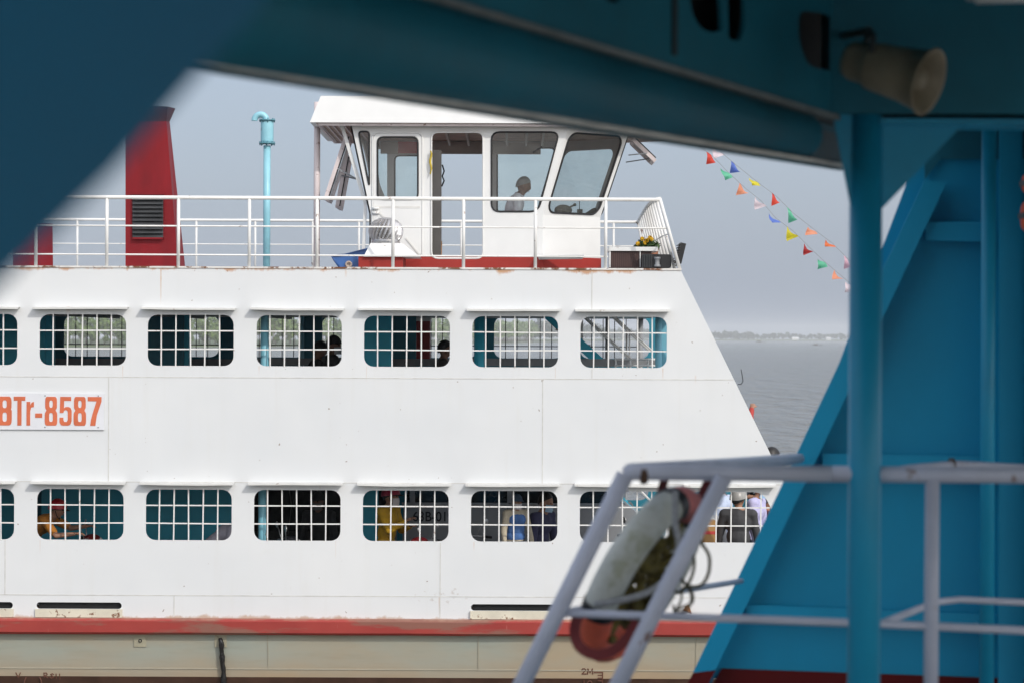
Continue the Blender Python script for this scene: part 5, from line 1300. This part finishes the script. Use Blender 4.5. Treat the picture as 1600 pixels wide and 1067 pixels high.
# ------------------------------------------------------------------ people
SKIN = M('skin', (.36, .19, .12), .55, var=.08, scale=12); SKIND = M('tanned skin', (.24, .12, .075), .55, var=.08, scale=12)
HAIRB = M('black hair', (.012, .010, .009), .5, var=.3, scale=40); HAIRG = M('grey hair', (.27, .26, .25), .6, var=.3, scale=40)
def fused(mb_, vox, smooth=4):
    me = bpy.data.meshes.new('tmp'); me.from_pydata(mb_.v, [], mb_.f); me.update()
    bm = bmesh.new(); bm.from_mesh(me); bmesh.ops.remove_doubles(bm, verts=bm.verts, dist=1e-5); bmesh.ops.recalc_face_normals(bm, faces=bm.faces); bm.to_mesh(me); bm.free()
    o = bpy.data.objects.new('tmp', me); COL.objects.link(o)
    m = o.modifiers.new('r', 'REMESH'); m.mode = 'VOXEL'; m.voxel_size = vox; m.use_smooth_shade = True
    if smooth: m = o.modifiers.new('s', 'SMOOTH'); m.factor = .5; m.iterations = smooth
    bpy.context.view_layer.update()
    out = bpy.data.meshes.new_from_object(o.evaluated_get(bpy.context.evaluated_depsgraph_get())); bpy.data.objects.remove(o); bpy.data.meshes.remove(me)
    return out
def link(me, name, mat, par):
    me.materials.clear(); me.materials.append(mat); o = bpy.data.objects.new(name, me); me.name = name; COL.objects.link(o); o.parent = par; return o
def ik(a, b, l1, l2, pole):
    d = b - a; L = min(d.length, (l1 + l2) * .995); d.normalize(); x = (l1 * l1 - l2 * l2 + L * L) / (2 * L); h = math.sqrt(max(0, l1 * l1 - x * x))
    q = pole - d * pole.dot(d); q.normalize(); return a + d * x + q * h, a + d * L
def person(headp, yaw, lab, lean=0.0, pelvis=None, nod=0.0, turn=0.0, hands=None, feet=None, shirt=('shirt', (.3, .3, .3)), pants=('trousers', (.03, .035, .05)), sleeve=1.0,
           hat=None, hatc=None, mask=None, hair=HAIRB, skin=SKIN, floor=None, scale=.95, collar=False, longhair=False, vest=None):
    """headp: head centre in the world; the body hangs below it down to the floor. Local frame: X forward, Y left."""
    t = thing('person', (0, 0, 0), lab, 'person'); del t['_w']
    floor = ZC if floor is None else floor
    hz = (headp.z - floor) / scale                                   # head centre above the floor, body units
    cl, sl_ = math.cos(R(lean)), math.sin(R(lean))
    spine = V((sl_, 0, cl))
    if hz > .93 + .69 * cl: floor = headp.z - (.93 + .69 * cl) * scale; hz = (headp.z - floor) / scale
    ph = max(.36, hz - .69 * cl)
    top_needed = hz - ph; k_ = min(1.12, max(.8, top_needed / (.69 * max(cl, .35))))   # small stretch to meet the head
    pel = V((0, 0, ph)); che = pel + spine * .37 * k_; nek = pel + spine * .53 * k_; hed = nek + V((sl_ * .10 + .03, 0, hz - nek.z)) ; hed.z = hz
    sw, hw = .185, .095
    sh = [che + spine * .125 + V((0, s_ * sw, 0)) for s_ in (1, -1)]; hp_ = [pel + V((0, s_ * hw, -.02)) for s_ in (1, -1)]
    seated = ph < .78
    if feet is None: feet = [V((.28, .14, .07)), V((.22, -.14, .07))] if seated else [V((.02, .10, .07)), V((-.02, -.10, .07))]
    if hands is None: hands = [che + V((.10, .28, -.42)), che + V((.10, -.28, -.42))]
    body = MB()
    tilt = Matrix.Rotation(R(lean), 3, 'Y')
    body.ell(pel + spine * .02, (.115, .165, .12), tilt); body.ell(pel + spine * .20 * k_, (.10, .145, .16 * k_), tilt); body.ell(che + spine * .02, (.115, .170, .17), tilt)
    body.caps(sh[0], sh[1], .062, .062); body.caps(nek + spine * .03, sh[0].lerp(sh[1], .15), .052, .05); body.caps(nek + spine * .03, sh[1].lerp(sh[0], .15), .052, .05); body.caps(che + spine * .1, hed + V((-.01, 0, -.06)), .060, .050)
    arms = []; legs = []
    for i, s_ in enumerate((1, -1)):
        el, wr = ik(sh[i], V(hands[i]), .29, .25, V((-.5, s_ * .5, -.7))); arms.append((el, wr))
        body.caps(sh[i], el, .050, .040); body.caps(el, wr, .039, .027)
        hd = (wr - el).normalized(); sd = hd.cross(V((0, 0, 1))); sd = (V((0, 1, 0)) if sd.length < .1 else sd).normalized(); pn = sd.cross(hd).normalized()
        body.ell(wr + hd * .045, (.045, .040, .020), Matrix((hd, sd, pn)).transposed(), 10, 6)
        for f_, (off, ln) in enumerate(((-.030, .062), (-.010, .075), (.010, .070), (.029, .055))):
            b0_ = wr + hd * .078 + sd * off; b1_ = b0_ + hd * ln * .5 - pn * .008; b2_ = b1_ + hd * ln * .38 - pn * .028
            body.caps(b0_, b1_, .0095, .0088, 7); body.caps(b1_, b2_, .0088, .0078, 7)
        th = wr + hd * .03 - sd * s_ * .034; body.caps(th, th + hd * .035 - sd * s_ * .022 - pn * .012, .0115, .010, 7); body.caps(th + hd * .035 - sd * s_ * .022 - pn * .012, th + hd * .064 - sd * s_ * .022 - pn * .025, .010, .0085, 7)
        kn, an = ik(hp_[i], V(feet[i]), .43, .42, V((1, s_ * .15, .3))); legs.append((kn, an))
        body.caps(hp_[i], kn, .082, .055); body.caps(kn, an, .053, .036); body.caps(an + V((-.03, 0, -.03)), an + V((.14, s_ * .02, -.04)), .038, .028)
    # head
    HR = Matrix.Rotation(R(turn), 3, 'Z') @ Matrix.Rotation(R(nod), 3, 'Y')
    hc = hed
    def hshape(q):
        x, y, z = q; w = 1.0
        if z < 0: w = 1 - .30 * (-z) ** 1.6
        xx = x * (w if x > 0 else 1 - .25 * max(0, -z)); yy = y * w
        f = max(0, x)
        xx += .20 * math.exp(-((y / .16) ** 2) - ((z + .13) / .17) ** 2) * f          # nose
        xx += .05 * math.exp(-((y / .5) ** 2) - ((z - .22) / .12) ** 2) * f           # brow
        xx -= .07 * math.exp(-(((abs(y) - .33) / .15) ** 2) - ((z - .05) / .11) ** 2) * f   # eye sockets
        xx += .05 * math.exp(-((y / .3) ** 2) - ((z + .47) / .09) ** 2) * f           # lips
        xx += .08 * math.exp(-((y / .3) ** 2) - ((z + .85) / .15) ** 2)               # chin
        return V((xx, yy, z))
    body.ell(hc, (.095, .074, .118), HR, 28, 22, hshape)
    for s_ in (1, -1): body.ell(hc + HR @ V((-.005, s_ * .076, -.005)), (.022, .010, .032), HR, 8, 6)
    bo_ = link(fused(body, .0088, 2), 'body', skin, t)
    # clothes
    m_ = MB(); gx = 1.13
    m_.ell(pel + spine * .03, (.127, .178, .14), tilt); m_.ell(pel + spine * .20 * k_, (.113, .160, .17 * k_), tilt); m_.ell(che + spine * .02, (.128, .184, .175), tilt)
    m_.caps(sh[0], sh[1], .074, .074); m_.caps(nek + spine * .01, sh[0].lerp(sh[1], .15), .060, .060); m_.caps(nek + spine * .01, sh[1].lerp(sh[0], .15), .060, .060); m_.caps(che + spine * .08, nek + spine * .01, .075, .060)
    for i in range(2):
        el, wr = arms[i]; a_ = sh[i]
        if sleeve >= 1: m_.caps(a_, el, .064, .054); m_.caps(el, el.lerp(wr, .92), .053, .040)
        else: m_.caps(a_, a_.lerp(el, .45 + sleeve * .5), .066, .060)
    me = fused(m_, .012, 3)
    for v in me.vertices:
        w = noise.noise(v.co * 9 + V((headp.x, 0, 0))) + .6 * noise.noise(v.co * V((22, 22, 9))); v.co += v.normal * w * .006
    link(me, 'shirt', M('cloth ' + shirt[0], shirt[1], .8, var=.16, scale=14, bump=.25, bscale=26), t)
    if vest:
        m_ = MB(); m_.ell(pel + spine * .10, (.134, .182, .13), tilt); m_.ell(pel + spine * .24 * k_, (.128, .172, .17), tilt); m_.ell(che + spine * .02, (.142, .188, .15), tilt)
        link(fused(m_, .012, 3), 'vest', M('cloth ' + vest[0], vest[1], .8, var=.4, scale=9), t)
    m_ = MB(); m_.ell(pel, (.135, .180, .12), tilt)
    for i in range(2):
        kn, an = legs[i]; m_.caps(hp_[i], kn, .096, .070); m_.caps(kn, an + V((0, 0, .02)), .068, .056)
    link(fused(m_, .013, 3), 'trousers', M('cloth ' + pants[0], pants[1], .8, var=.25, scale=14), t)
    m_ = MB()
    for i in range(2): an = legs[i][1]; m_.caps(an + V((-.04, 0, -.035)), an + V((.15, 0, -.04)), .042, .032)
    link(fused(m_, .012, 2), 'shoes', M('shoe', (.03, .025, .02), .6), t)
    # eyes, hair / headgear / mask
    L_ = lambda m, n_, mat: m.build(n_, mat, t, local=True)
    e_ = MB()
    for s_ in (1, -1): e_.ell(hc + HR @ V((.082, s_ * .026, .006)), (.010, .013, .008), HR, 8, 6)
    L_(e_, 'eyes', M('eye', (.03, .022, .018), .2))
    e_ = MB(); e_.ell(hc + HR @ V((.088, 0, -.055)), (.009, .024, .006), HR, 10, 6); L_(e_, 'mouth', M('lips', (.25, .09, .07), .5))
    def cap(rad, zcut, off=(0, 0, 0), nu=28, nv=14, fr=0.0):
        m2 = MB(); vs = []; rows = nv
        for j in range(rows + 1):
            for k in range(nu):
                phi = 2 * math.pi * k / nu; cut = zcut + fr * math.cos(phi); th = math.acos(max(-1, min(1, cut))) * j / rows
                q = V((math.sin(th) * math.cos(phi) * rad[0], math.sin(th) * math.sin(phi) * rad[1], math.cos(th) * rad[2])); vs.append(hc + HR @ (q + V(off)))
        m2.add(vs, [(j * nu + k, (j + 1) * nu + k, (j + 1) * nu + (k + 1) % nu, j * nu + (k + 1) % nu) for j in range(rows) for k in range(nu)], True); return m2
    if hair and hat != 'full': 
        hm = cap((.106, .086, .130), .06, (-.008, 0, .004), fr=.50)
        if longhair: hm.ell(hc + HR @ V((-.055, 0, -.10)), (.06, .075, .13), HR)
        L_(hm, 'hair', hair)
    if hat == 'helmet':
        hm = cap((.132, .115, .148), -.02, (-.005, 0, .012), fr=.10); ho = L_(hm, 'helmet', M('helmet ' + hatc[0], hatc[1], .3, var=.08))
        rm = MB(); rm.tube([hc + HR @ V((.128 * math.cos(a), .112 * math.sin(a), .012 + .012 * math.cos(a))) for a in [2 * math.pi * k / 28 for k in range(28)]], .008, 6, closed=True); rm.build('rim', BLACK, ho, local=True)
        vz = MB(); vs = []
        for k in range(9):
            a = R(-50 + 100 * k / 8); vs += [hc + HR @ V((.128 * math.cos(a), .112 * math.sin(a), .030)), hc + HR @ V((.128 * math.cos(a) + .055 * math.cos(a), .112 * math.sin(a) * 1.05, .012))]
        vz.add(vs, [(2 * i, 2 * i + 1, 2 * i + 3, 2 * i + 2) for i in range(8)], True); vz.build('visor', BLACK, ho, recalc=False, local=True)
        s_ = MB()
        for q in (1, -1): s_.tube([hc + HR @ V((0, q * .105, -.005)), hc + HR @ V((.02, q * .078, -.07)), hc + HR @ V((.045, 0, -.128))], .006, 6)
        s_.build('chin_strap', BLACK, ho, local=True)
    if hat == 'cap':
        hm = cap((.112, .094, .138), .10, (-.004, 0, .008)); ho = L_(hm, 'cap', M('cap ' + hatc[0], hatc[1], .8, var=.35, scale=40))
        vz = MB(); vs = []
        for k in range(9):
            a = R(-60 + 120 * k / 8); vs += [hc + HR @ V((.10 * math.cos(a), .092 * math.sin(a), .035)), hc + HR @ V((.10 * math.cos(a) + .07 * max(0.15, math.cos(a)), .10 * math.sin(a), .020))]
        vz.add(vs, [(2 * i, 2 * i + 1, 2 * i + 3, 2 * i + 2) for i in range(8)], True); vz.build('brim', M('cap ' + hatc[0], hatc[1]), ho, recalc=False, local=True)
    if mask:
        mk = MB(); vs = []; nu, nv = 12, 6
        for j in range(nv + 1):
            for k in range(nu + 1):
                y_ = -1 + 2 * k / nu; z_ = -.02 - .095 * j / nv
                x_ = .100 * math.sqrt(max(.05, 1 - (y_ * .92) ** 2)) * (1.0 - .12 * abs(j / nv - .45)) + .018 * math.exp(-(y_ / .3) ** 2)
                vs.append(hc + HR @ V((x_, y_ * .074 * (1 - .12 * j / nv), z_)))
        mk.add(vs, [(j * (nu + 1) + k, j * (nu + 1) + k + 1, (j + 1) * (nu + 1) + k + 1, (j + 1) * (nu + 1) + k) for j in range(nv) for k in range(nu)], True); L_(mk, 'face_mask', M('mask ' + mask[0], mask[1], .8))
    if collar:
        cm = MB(); nb_ = nek + spine * .015; cm.lathe(nb_, [(.066, -.03), (.072, 0), (.062, .028), (.058, .0)], 18, spine); L_(cm, 'collar', M('cloth ' + shirt[0], shirt[1]))
    Rz = Matrix.Rotation(yaw, 3, 'Z'); base = Rz @ V((hed.x, hed.y, 0)) * scale
    t.location = V((headp.x - base.x, headp.y - base.y, floor)); t.rotation_euler = (0, 0, yaw); t.scale = (scale,) * 3
    return t
# wheelhouse
person(P(818.5, 291, 32.7), 0.0, 'grey haired man in a white shirt standing at the wheelhouse window, facing right', lean=24, nod=16, shirt=('white shirt', (.74, .72, .78)), hair=HAIRG, skin=SKIND, floor=ZTOP + .012, scale=.98, collar=True, sleeve=.4)
# car deck
person(P(90, 796, 30.72), -.12, 'rider in a red helmet and ochre shirt leaning forward over a motorbike', lean=48, pelvis=.80, nod=8, hands=[V((.86, .16, 1.16)), V((.80, -.20, 1.08))], feet=[V((.1, .2, .1)), V((.15, -.2, .1))], shirt=('ochre shirt', (.50, .19, .02)), sleeve=.6, hat='helmet', hatc=('red', (.55, .012, .02)), skin=SKIN, scale=.92)
person(P(376, 812, 30.75), .2, 'passenger in a grey patterned blouse bent forward in front of the blue casing', lean=52, pelvis=.72, shirt=('grey lace blouse', (.36, .34, .38)), scale=.9, sleeve=.5)
person(P(497, 783, 32.4), -1.9, 'dim standing figure in dark clothes in the black bay behind the pale blue post', lean=4, shirt=('charcoal jacket', (.035, .035, .036)), skin=SKIND, hat='cap', hatc=('dark', (.03, .03, .03)), mask=('grey', (.22, .21, .2)), scale=.95)
person(P(611, 775, 30.8), -.5, 'passenger in a mustard yellow top and red helmet beside the stencilled van', lean=5, pelvis=.80, turn=18, hands=[V((.30, .14, 1.22)), V((.36, -.08, 1.30))], shirt=('mustard top', (.52, .30, .012)), pants=('pink floral trousers', (.60, .30, .30)), hat='helmet', hatc=('crimson', (.45, .02, .06)), mask=('white', (.7, .66, .66)), scale=.95)
person(P(808, 784, 30.6), -1.05, 'child in a dark blue cap and blue vest looking out through the bars', lean=3, pelvis=.76, hat='cap', hatc=('navy pattern', (.06, .10, .16)), shirt=('beige sleeve', (.55, .48, .36)), vest=('blue vest', (.07, .17, .42)), mask=('white', (.75, .72, .7)), scale=.74)
person(P(853, 784, 30.95), -.6, 'dark haired passenger in a navy jacket and pale blue mask', lean=10, pelvis=.7, nod=10, turn=10, shirt=('navy jacket', (.035, .035, .085)), mask=('pale blue', (.40, .58, .74)), scale=.98)
person(P(1154, 780, 31.3), 1.45, 'person in a grey helmet and dark jacket seen from behind', lean=4, turn=-25, shirt=('dark grey jacket', (.05, .05, .053)), hat='helmet', hatc=('grey', (.34, .33, .31)), scale=.98)
person(P(1188, 762, 31.7), -.4, 'passenger in a lavender hooded jacket at the far right of the last opening', lean=8, nod=14, shirt=('lavender jacket', (.52, .50, .74)), mask=('blue', (.35, .55, .75)), scale=1.0)
person(P(1124, 758, 32.2), 2.6, 'passenger in a pale blue shirt behind the person in the grey helmet', lean=5, shirt=('pale blue shirt', (.52, .60, .76)), scale=1.02)
person(P(1200, 783, 32.4), .4, 'dark haired passenger in maroon with a blue mask behind the lavender jacket', lean=6, shirt=('maroon shirt', (.16, .05, .05)), mask=('blue', (.3, .5, .72)), scale=.95)
person(P(1207, 716, 33.0), .5, 'dark haired person whose head just shows past the slanted white edge', lean=2, shirt=('dark shirt', (.06, .06, .07)), skin=M('pink skin', (.50, .27, .20), .6), scale=1.22, pelvis=1.1)
# passenger deck
person(P(500, 547, 33.1), .2, 'shadowy bareheaded passenger with bowed head beside one in a dark cap', lean=8, pelvis=.5, nod=18, shirt=('black top', (.02, .02, .02)), skin=SKIND, floor=ZUP, scale=1.0)
person(P(522, 540, 33.0), .3, 'shadowy passenger in a dark cap and pale mask on the upper deck', lean=5, pelvis=.5, shirt=('black jacket', (.02, .02, .022)), skin=SKIND, hat='cap', hatc=('black', (.015, .015, .016)), mask=('pale', (.5, .5, .5)), floor=ZUP, scale=1.0, turn=-40)
person(P(696, 546, 33.2), .1, 'lone dark haired passenger on the upper deck right of the red cabinet', lean=5, pelvis=.5, shirt=('dark brown top', (.05, .04, .035)), skin=SKIND, floor=ZUP, scale=1.0)
# raised arm past the slanted edge
person(P(1149, 637, 33.2), -.1, 'passenger in red on the bow stair, one hand showing past the slanted edge', lean=3, hands=[V((.1, .3, .9)), V((.30, -.16, 1.30))], shirt=('red sleeve top', (.42, .05, .04)), floor=ZUP - .9, scale=.95)
